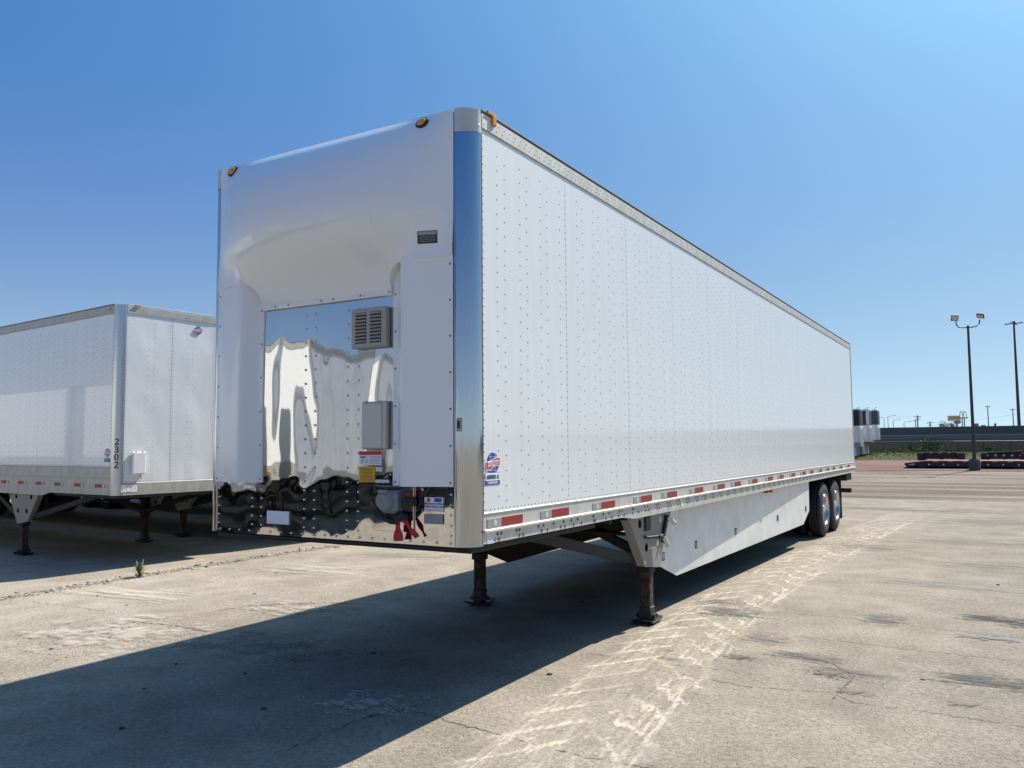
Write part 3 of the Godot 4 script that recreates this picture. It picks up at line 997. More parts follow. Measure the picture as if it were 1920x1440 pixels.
func print_lines(p: Node3D, xf: Transform3D, w: float, y0: float, y1: float, n: int, m: Material, x0 := 0.0) -> void:   # rows of small print, too small to read
	rng.seed = 90 + n
	var b := MB.new()
	b.xf = xf
	for i in n:
		var y := lerpf(y0, y1, float(i) / maxi(1, n - 1))
		var x := -w * 0.5
		while x < w * 0.5:
			var l := rng.randf_range(0.006, 0.02)
			b.box(Vector3(x0 + x + l * 0.5, y, 0.0026), Vector3(minf(l, w * 0.5 - x), 0.004, 0.0006), 0)
			x += l + 0.004
	part(p, "small_print", b, m).set_meta("kind", "stuff")

# ------------------------------------------------------------------ the white trailer in the middle
func wing_z(u: float) -> float:                # u: distance from the centre line
	if u < 0.69: return 0.006
	return 0.006 + 0.094 * smoothstep(0.685, 0.80, u) * (1.0 - 0.92 * smoothstep(0.78, 1.17, u))

func bulge_z(y: float) -> float:
	var k := [[2.86, 0.012], [2.92, 0.025], [3.0, 0.062], [3.08, 0.112], [3.18, 0.185], [3.28, 0.252], [3.36, 0.290], [3.44, 0.307], [3.54, 0.312], [3.68, 0.298], [3.82, 0.255], [3.93, 0.192], [4.01, 0.124], [4.06, 0.060], [4.1, 0.0]]
	for i in k.size() - 1:
		if y <= k[i + 1][0]:
			var t: float = clampf((y - k[i][0]) / (k[i + 1][0] - k[i][0]), 0, 1)
			var a: float = k[maxi(i - 1, 0)][1]; var d: float = k[mini(i + 2, k.size() - 1)][1]
			return cubic_interpolate(k[i][1], k[i + 1][1], a, d, t)
	return 0.0

func shell_z(u: float, y: float) -> float:
	var b := bulge_z(y) * (1.0 - pow(clampf(u / 1.158, 0, 1), 2.8))
	var f := smoothstep(0.72, 0.95, u)
	var low := lerpf(b, wing_z(u), smoothstep(3.42, 3.08, y))
	return 0.006 + lerpf(b, low, f)

func shell_low(u: float) -> float:             # the lower edge of the upper shell
	if u < 0.64: return 2.868
	if u > 0.79: return 3.078
	var t := (u - 0.64) / 0.15
	return 2.928 + 0.15 * sqrt(maxf(0.0, 1.0 - (1.0 - t) * (1.0 - t)))

func main_front(o: Node3D) -> void:
	var cx := -W / 2
	# the polished sheet, a little buckled between its rivets
	var b := MB.new()
	b.grid(150, 110, func(u: float, v: float) -> Vector3:
		var x := -W + 0.128 + u * (W - 0.256)
		var y := 1.138 + v * 1.76
		var low := smoothstep(1.75, 1.25, y)
		var z := 0.0042 * wav.get_noise_2d(x * 1.7, y * 0.5) + (0.0008 + 0.0001 * low) * wav.get_noise_2d(x * 3.6 + 40, y * (1.0 + low * 1.2))
		z += 0.0002 * low * wav.get_noise_2d(x * 7.0 + 90, y * 6.0)
		return Vector3(x, y, z - 0.002))
	var sheet_part := part(o, "polished_front_sheet", b, M.steel)
	var at := []
	var n := Vector3.BACK
	for x in [-0.165, -0.56, -0.66, -0.97, -1.075, -1.395, -1.495, -1.945, -2.045, -2.425]:
		var y := 1.21
		while y < 2.85:
			var skip: bool = (y > 1.5 and (x > -0.66 or x < -1.93)) or (x == -0.66 or x == -0.56) and y > 1.2
			if not skip: at.append(facing(Vector3(x, y, 0.002), n))
			y += 0.068 if y < 1.5 else 0.104
	var x := -0.17
	while x > -W + 0.17:
		at.append(facing(Vector3(x, 1.162, 0.002), n)); x -= 0.112
	stuff(sheet_part, "rivet", rivet_mesh(0.0095), at, M.chrome)
	# white moulded shell above and the two side fairings
	b = MB.new()
	b.grid(230, 60, func(u: float, v: float) -> Vector3:
		var xx := -W + 0.134 + u * (W - 0.268)
		var uu := absf(xx - cx)
		var y := lerpf(shell_low(uu), 4.098, v)
		return Vector3(xx, y, shell_z(uu, y) + 0.006))
	b.smooth(false)
	var prev := []
	for i in 231:                                  # the thickness of its edge
		var xx := -W + 0.134 + i / 230.0 * (W - 0.268)
		var uu := absf(xx - cx)
		var y := shell_low(uu)
		var q := [Vector3(xx, y, 0.0), Vector3(xx, y, shell_z(uu, y) + 0.006)]
		if prev: b.quad(prev[0], q[0], q[1], prev[1])
		prev = q
	var sh := part(o, "nose_shell", b, M.shell)
	var dots := []
	for k in 5:
		for s in [-0.158, -W + 0.158]:
			dots.append(facing(Vector3(s, 3.9 - k * 0.17, 0.019), n))
	for s in [-0.5, -0.36, -0.02, 0.1, 0.36, 0.62]:
		dots.append(facing(Vector3(cx + s, 2.888, shell_z(absf(s), 2.888) + 0.008), n))
	stuff(sh, "screw", rivet_mesh(0.008), dots, M.rivet)
	for side in [1, -1]:
		b = MB.new()
		b.grid(70, 30, func(u: float, v: float) -> Vector3:
			var uu := lerpf(0.645, 1.161, u if side > 0 else 1.0 - u)
			var y := lerpf(1.534, shell_low(uu) + 0.02, v)
			return Vector3(cx + uu * side, y, wing_z(uu) + 0.003))
		b.smooth(false)
		for i in 40:
			var ua := lerpf(0.645, 1.161, i / 40.0); var ub := lerpf(0.645, 1.161, (i + 1) / 40.0)
			b.quad(Vector3(cx + ua * side, 1.534, -0.004), Vector3(cx + ub * side, 1.534, -0.004), Vector3(cx + ub * side, 1.534, wing_z(ub) + 0.003), Vector3(cx + ua * side, 1.534, wing_z(ua) + 0.003))
		b.quad(Vector3(cx + 0.645 * side, 1.534, -0.004), Vector3(cx + 0.645 * side, 1.534, 0.009), Vector3(cx + 0.645 * side, 2.95, 0.009), Vector3(cx + 0.645 * side, 2.95, -0.004))
		var fair := part(o, "side_fairing", b, M.wing)
		dots = []
		for k in 7:
			dots.append(facing(Vector3(cx + 1.138 * side, 1.56 + k * 0.245, wing_z(1.138) + 0.003), n))
			if k < 6: dots.append(facing(Vector3(cx + 0.664 * side, 1.56 + k * 0.262, 0.009), n))
		stuff(fair, "screw", rivet_mesh(0.009), dots, M.rivet)
	# flanges that close the sheet against the posts
	for s in [-0.134, -W + 0.134]:
		b = MB.new()
		b.box(Vector3(s, 2.62, 0.0), Vector3(0.01, 2.95, 0.014), 0.003)
		part(o, "edge_strip", b, M.post)
	# marker lamps
	for s in [-0.365, -2.275]:
		var uu := absf(s - cx)
		var p := Vector3(s, 4.035, shell_z(uu, 4.035) + 0.006)
		var dz := (shell_z(uu, 4.055) - shell_z(uu, 4.015)) / 0.04
		var nn := Vector3(0, -dz, 1).normalized()
		b = MB.new()
		b.xf = facing(p, nn)
		b.lathe(Vector3.ZERO, Vector3.BACK, [Vector2(0.05, -0.012), Vector2(0.05, 0.008), Vector2(0.044, 0.013), Vector2(0.036, 0.012)], 28)
		var lamp := part(o, "marker_lamp", b, M.rubber)
		b = MB.new()
		b.xf = facing(p, nn)
		b.lathe(Vector3.ZERO, Vector3.BACK, [Vector2(0.038, 0.006), Vector2(0.036, 0.015), Vector2(0.024, 0.022), Vector2(0.0005, 0.025)], 28)
		part(lamp, "lens", b, M.amber)
	# name plate
	var slope := Vector3(-(shell_z(1.01, 3.22) - shell_z(0.97, 3.22)) / 0.04, -(shell_z(0.99, 3.24) - shell_z(0.99, 3.20)) / 0.04, 1.0).normalized()
	var q := facing(Vector3(-0.305, 3.22, shell_z(0.99, 3.22) + 0.006) + slope * 0.002, slope)
	var pl := panel_sign(o, "name_plate", q, 0.14, 0.085, M.ink_black)
	q = q * Transform3D(Basis(), Vector3(0, 0, 0.0022))
	panel_sign(pl, "plate_band", q * Transform3D(Basis(), Vector3(0, 0.027, 0)), 0.128, 0.022, M.ink_grey)
	print_lines(pl, q, 0.11, 0.005, -0.028, 4, M.ink_grey)
	# louvred vent
	b = MB.new()
	b.box(Vector3(-0.838, 2.645, 0.03), Vector3(0.315, 0.285, 0.055), 0.006)
	var vent := part(o, "vent_box", b, M.vent)
	for k in 2:
		for i in 9:
			b = MB.new()
			b.xf = Transform3D(Basis(Vector3.RIGHT, 0.75), Vector3(-0.905 + k * 0.135, 2.745 - i * 0.0245, 0.0605))
			b.box(Vector3.ZERO, Vector3(0.098, 0.017, 0.004), 0.001)
			part(vent, "louvre", b, M.vent)
		b = MB.new()
		b.box(Vector3(-0.905 + k * 0.135, 2.646, 0.0582), Vector3(0.10, 0.222, 0.002), 0)
		part(vent, "slot", b, M.ink_black)
	# document box on the right of the recess
	b = MB.new()
	b.box(Vector3(-0.792, 1.952, 0.028), Vector3(0.215, 0.335, 0.05), 0.01)
	var doc := part(o, "document_box", b, M.box_metal)
	b = MB.new()
	b.box(Vector3(-0.80, 1.948, 0.056), Vector3(0.178, 0.305, 0.008), 0.004)
	part(doc, "lid", b, M.box_metal)
	for k in 2:
		b = MB.new()
		b.box(Vector3(-0.86 + k * 0.13, 2.114, 0.052), Vector3(0.035, 0.02, 0.012), 0.002)
		part(doc, "hinge", b, M.vent)
	b = MB.new()
	b.box(Vector3(-0.81, 1.786, 0.045), Vector3(0.06, 0.012, 0.02), 0.002)
	part(doc, "latch", b, M.vent)
	# labels
	q = facing(Vector3(-0.855, 1.722, 0.004), n)
	var lb := panel_sign(o, "warning_label", q, 0.205, 0.098, M.paper)
	panel_sign(lb, "red_band", q * Transform3D(Basis(), Vector3(0, 0.036, 0.0018)), 0.203, 0.025, M.ink_red)
	text(lb, "lettering", "sapa:", 0.016, M.ink_black, q * Transform3D(Basis(), Vector3(-0.065, 0.010, 0.0026)))
	print_lines(lb, q, 0.095, 0.014, -0.036, 6, M.ink_grey, 0.045)
	b = MB.new()
	b.xf = q
	for k in [[-0.085, -0.03, -0.06, -0.005], [-0.07, -0.035, -0.075, -0.01], [-0.045, -0.034, -0.02, -0.008], [-0.04, -0.01, -0.018, -0.03]]:
		b.beam(Vector3(k[0], k[1], 0.0025), Vector3(k[2], k[3], 0.0025), 0.004, 0.001)
	part(lb, "pictogram", b, M.ink_black)
	q = facing(Vector3(-0.887, 1.609, 0.004), n)
	lb = panel_sign(o, "yellow_label", q, 0.145, 0.11, M.yellow)
	print_lines(lb, q, 0.115, 0.042, -0.044, 10, M.ink_black)
	q = facing(Vector3(-0.777, 1.645, 0.004), n)
	lb = panel_sign(o, "small_label", q, 0.06, 0.03, M.paper)
	print_lines(lb, q, 0.04, 0.006, -0.006, 2, M.ink_grey)
	q = facing(Vector3(-0.748, 1.562, 0.004), n)
	lb = panel_sign(o, "small_label", q, 0.12, 0.021, M.paper)
	print_lines(lb, q, 0.10, 0.0, 0.0, 1, M.ink_grey)
	q = facing(Vector3(-1.76, 1.272, 0.005), n)
	panel_sign(o, "blank_white_label", q, 0.235, 0.098, M.paper)
	q = facing(Vector3(-0.302, 1.413, 0.005), n)
	lb = panel_sign(o, "dealer_label", q, 0.155, 0.096, M.paper)
	b = MB.new()
	b.xf = q
	b.cyl(Vector3(-0.042, 0.031, 0.002), Vector3(-0.042, 0.031, 0.0028), 0.014, 0.014, 16)
	part(lb, "emblem", b, M.ink_red)
	b = MB.new()
	b.xf = q
	b.box(Vector3(0.035, 0.031, 0.0024), Vector3(0.06, 0.026, 0.001), 0)
	part(lb, "emblem", b, M.blue)
	text(lb, "lettering", "Mid-States Utility", 0.014, M.dark_blue, q * Transform3D(Basis(), Vector3(0, 0.006, 0.003)))
	text(lb, "lettering", "Trailer Sales, Inc.", 0.014, M.dark_blue, q * Transform3D(Basis(), Vector3(0, -0.013, 0.003)))
	print_lines(lb, q, 0.13, -0.031, -0.04, 2, M.ink_grey)
	q = facing(Vector3(-0.305, 1.317, 0.005), n)
	lb = panel_sign(o, "barcode_label", q, 0.157, 0.066, M.white_tape)
	b = MB.new()
	b.xf = q
	rng.seed = 12
	var bx := -0.06
	while bx < 0.06:
		var ww := rng.randf_range(0.002, 0.006)
		b.box(Vector3(bx, 0.002, 0.0025), Vector3(ww, 0.04, 0.0006), 0)
		bx += ww + rng.randf_range(0.002, 0.006)
	part(lb, "bar", b, M.ink_grey).set_meta("kind", "stuff")
	# connector box with its hoses and the two red flags
	b = MB.new()
	b.box(Vector3(-0.64, 1.375, 0.006), Vector3(0.34, 0.31, 0.01), 0.003)
	var conn := part(o, "connector_plate", b, M.steel)
	b = MB.new()
	b.box(Vector3(-0.665, 1.425, 0.06), Vector3(0.15, 0.15, 0.10), 0.025)
	b.cyl(Vector3(-0.675, 1.44, 0.10), Vector3(-0.675, 1.435, 0.15), 0.066, 0.06, 24)
	part(conn, "socket", b, M.grey)
	b = MB.new()
	b.cyl(Vector3(-0.675, 1.44, 0.148), Vector3(-0.675, 1.438, 0.157), 0.052, 0.05, 24)
	b.box(Vector3(-0.675, 1.50, 0.15), Vector3(0.07, 0.025, 0.03), 0.006)
	part(conn, "socket_cover", b, M.grey)
	for s in [-1.0, 1.0]:
		b = MB.new()
		var gx: float = -0.65 + 0.125 * s
		b.cyl(Vector3(gx, 1.43, 0.01), Vector3(gx, 1.43, 0.07), 0.035, 0.035, 16)
		b.cyl(Vector3(gx, 1.43, 0.07), Vector3(gx + 0.02 * s, 1.405, 0.11), 0.042, 0.036, 16)
		part(conn, "air_coupling", b, M.black)
	b = MB.new()
	b.box(Vector3(-0.535, 1.475, 0.05), Vector3(0.06, 0.06, 0.06), 0.015)
	part(conn, "red_coupling", b, M.red)
	b = MB.new()
	b.tube([Vector3(-0.78, 1.43, 0.09), Vector3(-0.765, 1.37, 0.10), Vector3(-0.71, 1.32, 0.10), Vector3(-0.65, 1.295, 0.09), Vector3(-0.60, 1.295, 0.08)], 0.018, 10)
	b.tube([Vector3(-0.53, 1.40, 0.09), Vector3(-0.55, 1.35, 0.10), Vector3(-0.60, 1.31, 0.10)], 0.016, 10)
	b.box(Vector3(-0.63, 1.325, 0.05), Vector3(0.16, 0.06, 0.07), 0.015)
	part(conn, "hose", b, M.rubber)
	for c in conn.get_children(): c.position.x += 0.05
	for k in [[Vector3(-0.575, 1.325, 0.075), Vector3(-0.535, 1.32, 0.075), Vector3(-0.53, 1.165, 0.045), Vector3(-0.605, 1.16, 0.05)], [Vector3(-0.535, 1.315, 0.075), Vector3(-0.485, 1.31, 0.07), Vector3(-0.395, 1.20, 0.04), Vector3(-0.425, 1.185, 0.045)]]:
		b = MB.new()
		b.grid(5, 10, func(u: float, v: float) -> Vector3:
			var p: Vector3 = k[3].lerp(k[2], u).lerp(k[0].lerp(k[1], u), v)
			return p + Vector3(0, 0, 0.010 * sin(v * 8.0 + u * 3.0)))
		part(conn, "red_flag", b, M.cloth)

func main_trailer() -> void:
	var o := thing("semi_trailer", "long white box semi trailer with mirror front panel, standing alone on its landing legs", "trailer")
	van_body(o, M.side_white)
	var rm := rivet_mesh(0.0064)
	side_panels(o, 1, 1.352, 3.99, -1.405, 1.256, M.side_white)
	side_rivets(o, 1, 1.352, 3.99, -L + 0.1, -1.405, 1.256, rm)
	side_panels(o, -1, 1.352, 3.99, -1.405, 1.256, M.side_white)
	for side in [1, -1]:
		top_rail(o, side, 3.99, M.alu, side > 0, rivet_mesh(0.0065))
		var r := bottom_rail(o, side, 1.347, M.alu, 0.035 if side > 0 else 0.0, rivet_mesh(0.014))
		corner_post(o, side, 1.138, M.post, M.alu)
		var b := MB.new()
		b.box(Vector3(sx(side, 0.008), 2.6, -0.138), Vector3(0.02, 2.92, 0.016), 0.004)
		part(o, "post_seam", b, M.seam if side > 0 else M.alu)
		b = MB.new()
		b.box(Vector3(sx(side, 0.01), 2.61, -L + 0.03), Vector3(0.03, 2.95, 0.06), 0.006)
		part(o, "rear_post", b, M.box_metal)
		if side > 0:
			var z0 := [-0.175, -0.916, -1.828, -2.72, -3.47, -4.33, -5.2, -5.95, -6.8, -7.7, -8.45, -9.28, -10.1, -10.85, -11.65, -12.43, -13.1, -13.95, -14.9]
			var zr := [-0.359, -1.093, -2.0, -2.9, -3.624, -4.51, -5.37, -6.10, -6.964, -7.858, -8.576, -9.41, -10.277, -10.957, -11.80, -12.556, -13.227, -14.08, -15.1]
			for k in z0.size():
				tape(r, 1, 1.2825, z0[k], zr[k], zr[k] - 0.293)
			for k in [[-0.22, 1.186, 0.09, 0.075], [-4.07, 1.19, 0.085, 0.10]]:
				var q := facing(Vector3(0.0045, k[1], k[0]), Vector3.RIGHT)
				var lb := panel_sign(r, "rail_label", q, k[2], k[3], M.paper)
				print_lines(lb, q, k[2] * 0.75, k[3] * 0.35, -k[3] * 0.35, 5, M.ink_grey)
	underside(o)
	landing_gear(o, M.bracket, M.rust, -3.50, 0.19, 0.38)
	running_gear(o, -12.44, true)
	# side skirts, closer to the rail towards the wheels
	for side in [1, -1]:
		var b := MB.new()
		var pts := PackedVector2Array([Vector2(3.72, 1.13), Vector2(3.92, 0.51), Vector2(4.42, 0.344), Vector2(10.48, 0.395), Vector2(10.96, 0.60), Vector2(10.99, 1.125)])
		b.prism(pts, func(p: Vector2, s: int) -> Vector3:
			var ins := lerpf(0.205, 0.035, clampf((p.x - 4.0) / 7.0, 0, 1))
			return Vector3(sx(side, ins + (0.012 if (s == 0) == (side > 0) else 0.0)), p.y, -p.x))
		var sk := part(o, "side_skirt", b, M.skirt if side > 0 else M.frame)  # far skirt would be white too; the black puts its shade into the colour
		if side < 0: continue
		for k in [Vector2(5.05, 0.62), Vector2(6.6, 0.63), Vector2(8.78, 0.64), Vector2(10.69, 0.65), Vector2(4.02, 0.60)]:
			var ins := lerpf(0.205, 0.035, clampf((k.x - 4.0) / 7.0, 0, 1))
			b = MB.new()
			for e in [-1.0, 1.0]:
				b.box(Vector3(-ins + 0.004, k.y, -k.x + 0.028 * e), Vector3(0.008, 0.055, 0.007), 0.001)
				b.box(Vector3(-ins + 0.004, k.y + 0.04 * e, -k.x), Vector3(0.008, 0.007, 0.036), 0.001)
				for e2 in [-1.0, 1.0]:
					b.cyl(Vector3(-ins, k.y + 0.036 * e, -k.x + 0.026 * e2), Vector3(-ins + 0.012, k.y + 0.036 * e, -k.x + 0.026 * e2), 0.008, 0.006, 8)
			part(sk, "skirt_clip", b, M.ink_black)
	# badges on the side
	badge(o, facing(Vector3(-0.003, 1.682, -0.262), Vector3.RIGHT), 0.15)
	var q := facing(Vector3(-0.003, 1.58, -0.258), Vector3.RIGHT)
	var pl := panel_sign(o, "model_plate", q, 0.19, 0.082, M.blue)
	panel_sign(pl, "white_field", q * Transform3D(Basis(), Vector3(0, 0.012, 0.0012)), 0.182, 0.05, M.ink_white)
	text(pl, "lettering", "4000D-X", 0.030, M.dark_blue, q * Transform3D(Basis(), Vector3(0, 0.012, 0.004)))
	text(pl, "lettering", "COMPOSITE", 0.015, M.ink_white, q * Transform3D(Basis().scaled(Vector3(1.1, 1, 1)), Vector3(0, -0.027, 0.003)))
	# lamps: one under the top rail, one hanging below the bottom rail
	var b := MB.new()
	b.box(Vector3(0.008, 4.085, -0.28), Vector3(0.03, 0.075, 0.055), 0.01)
	var lamp := part(o, "side_lamp", b, M.amber_dull)
	b = MB.new()
	b.box(Vector3(0.0, H + 0.012, -0.255), Vector3(0.04, 0.02, 0.12), 0.006)
	part(lamp, "bracket", b, M.amber)
	b = MB.new()
	b.box(Vector3(-0.02, 1.09, -8.19), Vector3(0.05, 0.05, 0.14), 0.014)
	lamp = part(o, "side_lamp", b, M.amber_dull)
	b = MB.new()
	b.box(Vector3(-0.05, 1.10, -8.0), Vector3(0.06, 0.05, 0.2), 0.01)
	part(lamp, "bracket", b, M.black)
	# crank on the near landing leg
	b = MB.new()
	b.tube([Vector3(-0.07, 0.90, -3.17), Vector3(-0.045, 0.89, -3.2), Vector3(-0.04, 0.875, -3.5), Vector3(-0.02, 0.86, -3.56)], 0.015)
	b.box(Vector3(-0.08, 1.02, -3.27), Vector3(0.03, 0.14, 0.13), 0.01)
	b.box(Vector3(-0.03, 0.875, -3.5), Vector3(0.035, 0.04, 0.1), 0.008)
	b.tube([Vector3(-0.075, 1.06, -3.80), Vector3(-0.06, 0.80, -3.64)], 0.02)
	var crank := part(o, "crank", b, M.black)
	b = MB.new()
	b.cyl(Vector3(-0.02, 0.86, -3.55), Vector3(0.0, 0.77, -3.63), 0.022, 0.022, 10)
	b.cyl(Vector3(-0.06, 1.05, -3.80), Vector3(-0.02, 0.97, -3.9), 0.022, 0.022, 10)
	part(crank, "grip", b, M.box_metal)
	# latch plate on the corner post
	b = MB.new()
	b.box(Vector3(-0.10, 1.945, 0.0), Vector3(0.035, 0.09, 0.012), 0.004)
	var lt := part(o, "post_latch", b, M.vent)
	b = MB.new()
	b.box(Vector3(-0.10, 1.945, 0.008), Vector3(0.02, 0.05, 0.008), 0.003)
	part(lt, "catch", b, M.ink_black)
	main_front(o)

# ------------------------------------------------------------------ the row of parked trailers on the left
func row_trailer() -> Node3D:
	var o := thing("parked_trailer", "older white box trailer numbered 2302 with a document box on its front", "trailer", Vector3.ZERO, 0.0, "white box trailers parked side by side")
	van_body(o, M.row_white)
	var rm := rivet_mesh(0.008)
	for side in [1, -1]:
		side_panels(o, side, 1.575, 3.975, -1.34, 1.22, M.row_white)
		side_rivets(o, side, 1.575, 3.975, -7.5, -1.34, 1.22, rm)
		top_rail(o, side, 3.975, M.alu_row, false, rivet_mesh(0.006))
		var b := MB.new()
		var poly := PackedVector2Array([Vector2(0.13, 1.145), Vector2(2.05, 1.14), Vector2(2.3, 1.085), Vector2(L, 1.085), Vector2(L, 1.57), Vector2(0.13, 1.57)])
		b.prism(poly, func(p: Vector2, s: int) -> Vector3: return Vector3(sx(side, 0.02 if (s == 0) == (side > 0) else -0.003), p.y, -p.x))
		b.box(Vector3(sx(side, -0.003), 1.40, -L / 2 - 0.066), Vector3(0.012, 0.018, L - 0.132), 0.004)
		b.box(Vector3(sx(side, -0.004), 1.575, -L / 2 - 0.066), Vector3(0.014, 0.014, L - 0.132), 0.003)
		var r := part(o, "bottom_rail", b, M.alu_row)
		for k in 14:
			tape(r, side, 1.285, -0.25 - k * 0.66, -0.36 - k * 0.66, -0.57 - k * 0.66, 0.055)
		corner_post(o, side, 1.14, M.post_row, M.post_row)
	# riveted front with a few old dents
	var b := MB.new()
	for k in 3:
		var x0: float = -0.128 - k * 0.778
		var x1: float = x0 - 0.774
		b = MB.new()
		b.grid(20, 50, func(u: float, v: float) -> Vector3:
			var x := lerpf(x1, x0, u); var y := lerpf(1.33, 3.98, v)
			var d := 0.008 * wav.get_noise_2d(x * 0.9, y * 0.7) + 0.003 * wav.get_noise_2d(x * 2.4 + 9, y * 2.0)
			return Vector3(x, y, -0.006 + d * sin(PI * u)))
		part(o, "front_panel", b, M.row_white)
	b = MB.new()
	b.box(Vector3(-W / 2, 1.235, -0.004), Vector3(W - 0.26, 0.19, 0.012), 0.003)
	b.box(Vector3(-W / 2, 4.035, -0.003), Vector3(W - 0.27, 0.12, 0.014), 0.003)
	b.box(Vector3(-W / 2, H + 0.002, -0.01), Vector3(W - 0.27, 0.012, 0.03), 0.003)
	part(o, "front_rail", b, M.alu_row)
	b = MB.new()
	b.box(Vector3(-W / 2, 2.65, -0.034), Vector3(W - 0.2, 2.9, 0.012), 0)
	part(o, "front_wall", b, M.seam)
	var at := []
	for x in [-0.15, -0.52, -0.62, -0.88, -0.93, -1.30, -1.39, -1.66, -1.71, -1.98, -2.08, -2.44]:
		var y := 1.36
		while y < 3.95:
			at.append(facing(Vector3(x, y, 0.0), Vector3.BACK)); y += 0.052 if x in [-0.15, -2.44, -0.93, -1.66] else 0.104
	for k in 40:
		at.append(facing(Vector3(-0.16 - k * 0.058, 1.345, 0.001), Vector3.BACK))
		at.append(facing(Vector3(-0.16 - k * 0.058, 4.01, 0.004), Vector3.BACK))
	stuff(o, "front_rivet", rivet_mesh(0.0055), at, M.bolt)
	# document box
	b = MB.new()
	b.box(Vector3(-2.225, 1.635, 0.022), Vector3(0.225, 0.345, 0.042), 0.012)
	var doc := part(o, "document_box", b, M.row_white)
	b = MB.new()
	b.box(Vector3(-2.225, 1.635, 0.046), Vector3(0.20, 0.315, 0.008), 0.003)
	part(doc, "lid", b, M.row_white)
	for k in 2:
		b = MB.new()
		b.box(Vector3(-2.28 + k * 0.11, 1.806, 0.035), Vector3(0.035, 0.012, 0.014), 0.002)
		part(doc, "hinge", b, M.ink_black)
	b = MB.new()
	b.tube([Vector3(-2.18, 1.47, 0.015), Vector3(-2.17, 1.40, 0.02), Vector3(-2.21, 1.33, 0.012)], 0.006)
	part(doc, "cord", b, M.white_tape)
	var q := facing(Vector3(-2.36, 1.245, 0.004), Vector3.BACK)
	var lb := panel_sign(o, "maker_label", q, 0.26, 0.11, M.paper)
	b = MB.new()
	b.xf = q
	var pr := [Vector2(0.052, 0.002), Vector2(0.052, 0.0032), Vector2(0.044, 0.0032), Vector2(0.044, 0.002)]
	b.lathe(Vector3.ZERO, Vector3.BACK, pr, 24)
	for k in [[-0.11, -0.03, -0.10, 0.03], [-0.09, -0.03, -0.10, 0.03], [0.09, -0.03, 0.10, 0.03]]:
		b.beam(Vector3(k[0], k[1], 0.0028), Vector3(k[2], k[3], 0.0028), 0.005, 0.001)
	part(lb, "emblem", b, M.ink_grey)
	badge(o, facing(Vector3(-1.22, 3.83, 0.004), Vector3.BACK), 0.135)
	badge(o, facing(Vector3(-W - 0.0005, 1.80, -0.235), Vector3.LEFT), 0.13)
	q = facing(Vector3(-W - 0.0005, 1.685, -0.235), Vector3.LEFT)
	lb = panel_sign(o, "model_plate", q, 0.16, 0.06, M.blue)
	print_lines(lb, q, 0.12, 0.012, -0.012, 2, M.ink_white)
	for s in [-0.3, -W + 0.3]:
		b = MB.new()
		b.box(Vector3(s, H + 0.004, 0.008), Vector3(0.10, 0.022, 0.03), 0.006)
		part(o, "marker_lamp", b, M.amber)
	b = MB.new()
	b.box(Vector3(-W - 0.006, 4.05, -0.26), Vector3(0.016, 0.035, 0.09), 0.006)
	part(o, "side_lamp", b, M.amber_dull)
	underside(o)
	landing_gear(o, M.bracket, M.rust, -3.3, 0.17, 0.17)
	running_gear(o, -12.9, true)
	return o

func number_2302(o: Node3D) -> void:
	var ds := "2302"
	var n := Vector3(-1, 0, 1).normalized()
	for k in 4:
		var p := Vector3(-W + 0.131, 1.965 - k * 0.118, -0.131) + n * 0.1305
		text(o, "number_lettering", ds[k], 0.098, M.ink_black, facing(p, n), true, 0.002)

func parked_row() -> void:
	var yaw := PI / 2 - 0.0935
	var back := Vector3(-cos(0.0935), 0, -sin(0.0935))     # local -z in the world
	var right := Vector3(sin(0.0935), 0, -cos(0.0935))     # local +x in the world
	var o := row_trailer()
	o.rotation.y = yaw
	var spots := [
		[0.0, 0.0, "older white box trailer numbered 2302 with a document box on its front"],
		[3.25, -0.25, "white box trailer hidden behind trailer 2302, its landing legs showing underneath"],
		[6.6, 0.1, "white box trailer two places behind trailer 2302 in the row"],
		[9.9, -0.1, "white box trailer three places behind trailer 2302 in the row"],
		[-10.2, -0.1, "first white box trailer toward the street from 2302, mirrored in the polished front panel"],
		[-14.0, 0.15, "second white box trailer toward the street from 2302, mirrored in the polished front panel"],
		[-17.8, -0.1, "third white box trailer toward the street from 2302, mirrored in the polished front panel"],
	]
	for k in 4:
		spots.append([-21.6 - 3.8 * k, 0.1, "%s white box trailer toward the street from 2302, mirrored in the polished front panel" % ["fourth", "fifth", "sixth", "seventh"][k]])
	for k in 2:
		spots.append([-10.2 - 3.8 * k, -17.4, "%s white box trailer parked end to end behind the mirrored row" % ["first", "second"][k]])
	var corner := Vector3(-8.70, -0.062, -3.27)            # its left front corner on the ground
	for k in spots.size():
		var t := o if k == 0 else o.duplicate() as Node3D
		if k > 0:
			t.name = numbered("parked_trailer")
			add_child(t)
			t.set_meta("label", spots[k][2])
		t.position = corner + right * (W + spots[k][0]) - back * spots[k][1]
	number_2302(o)

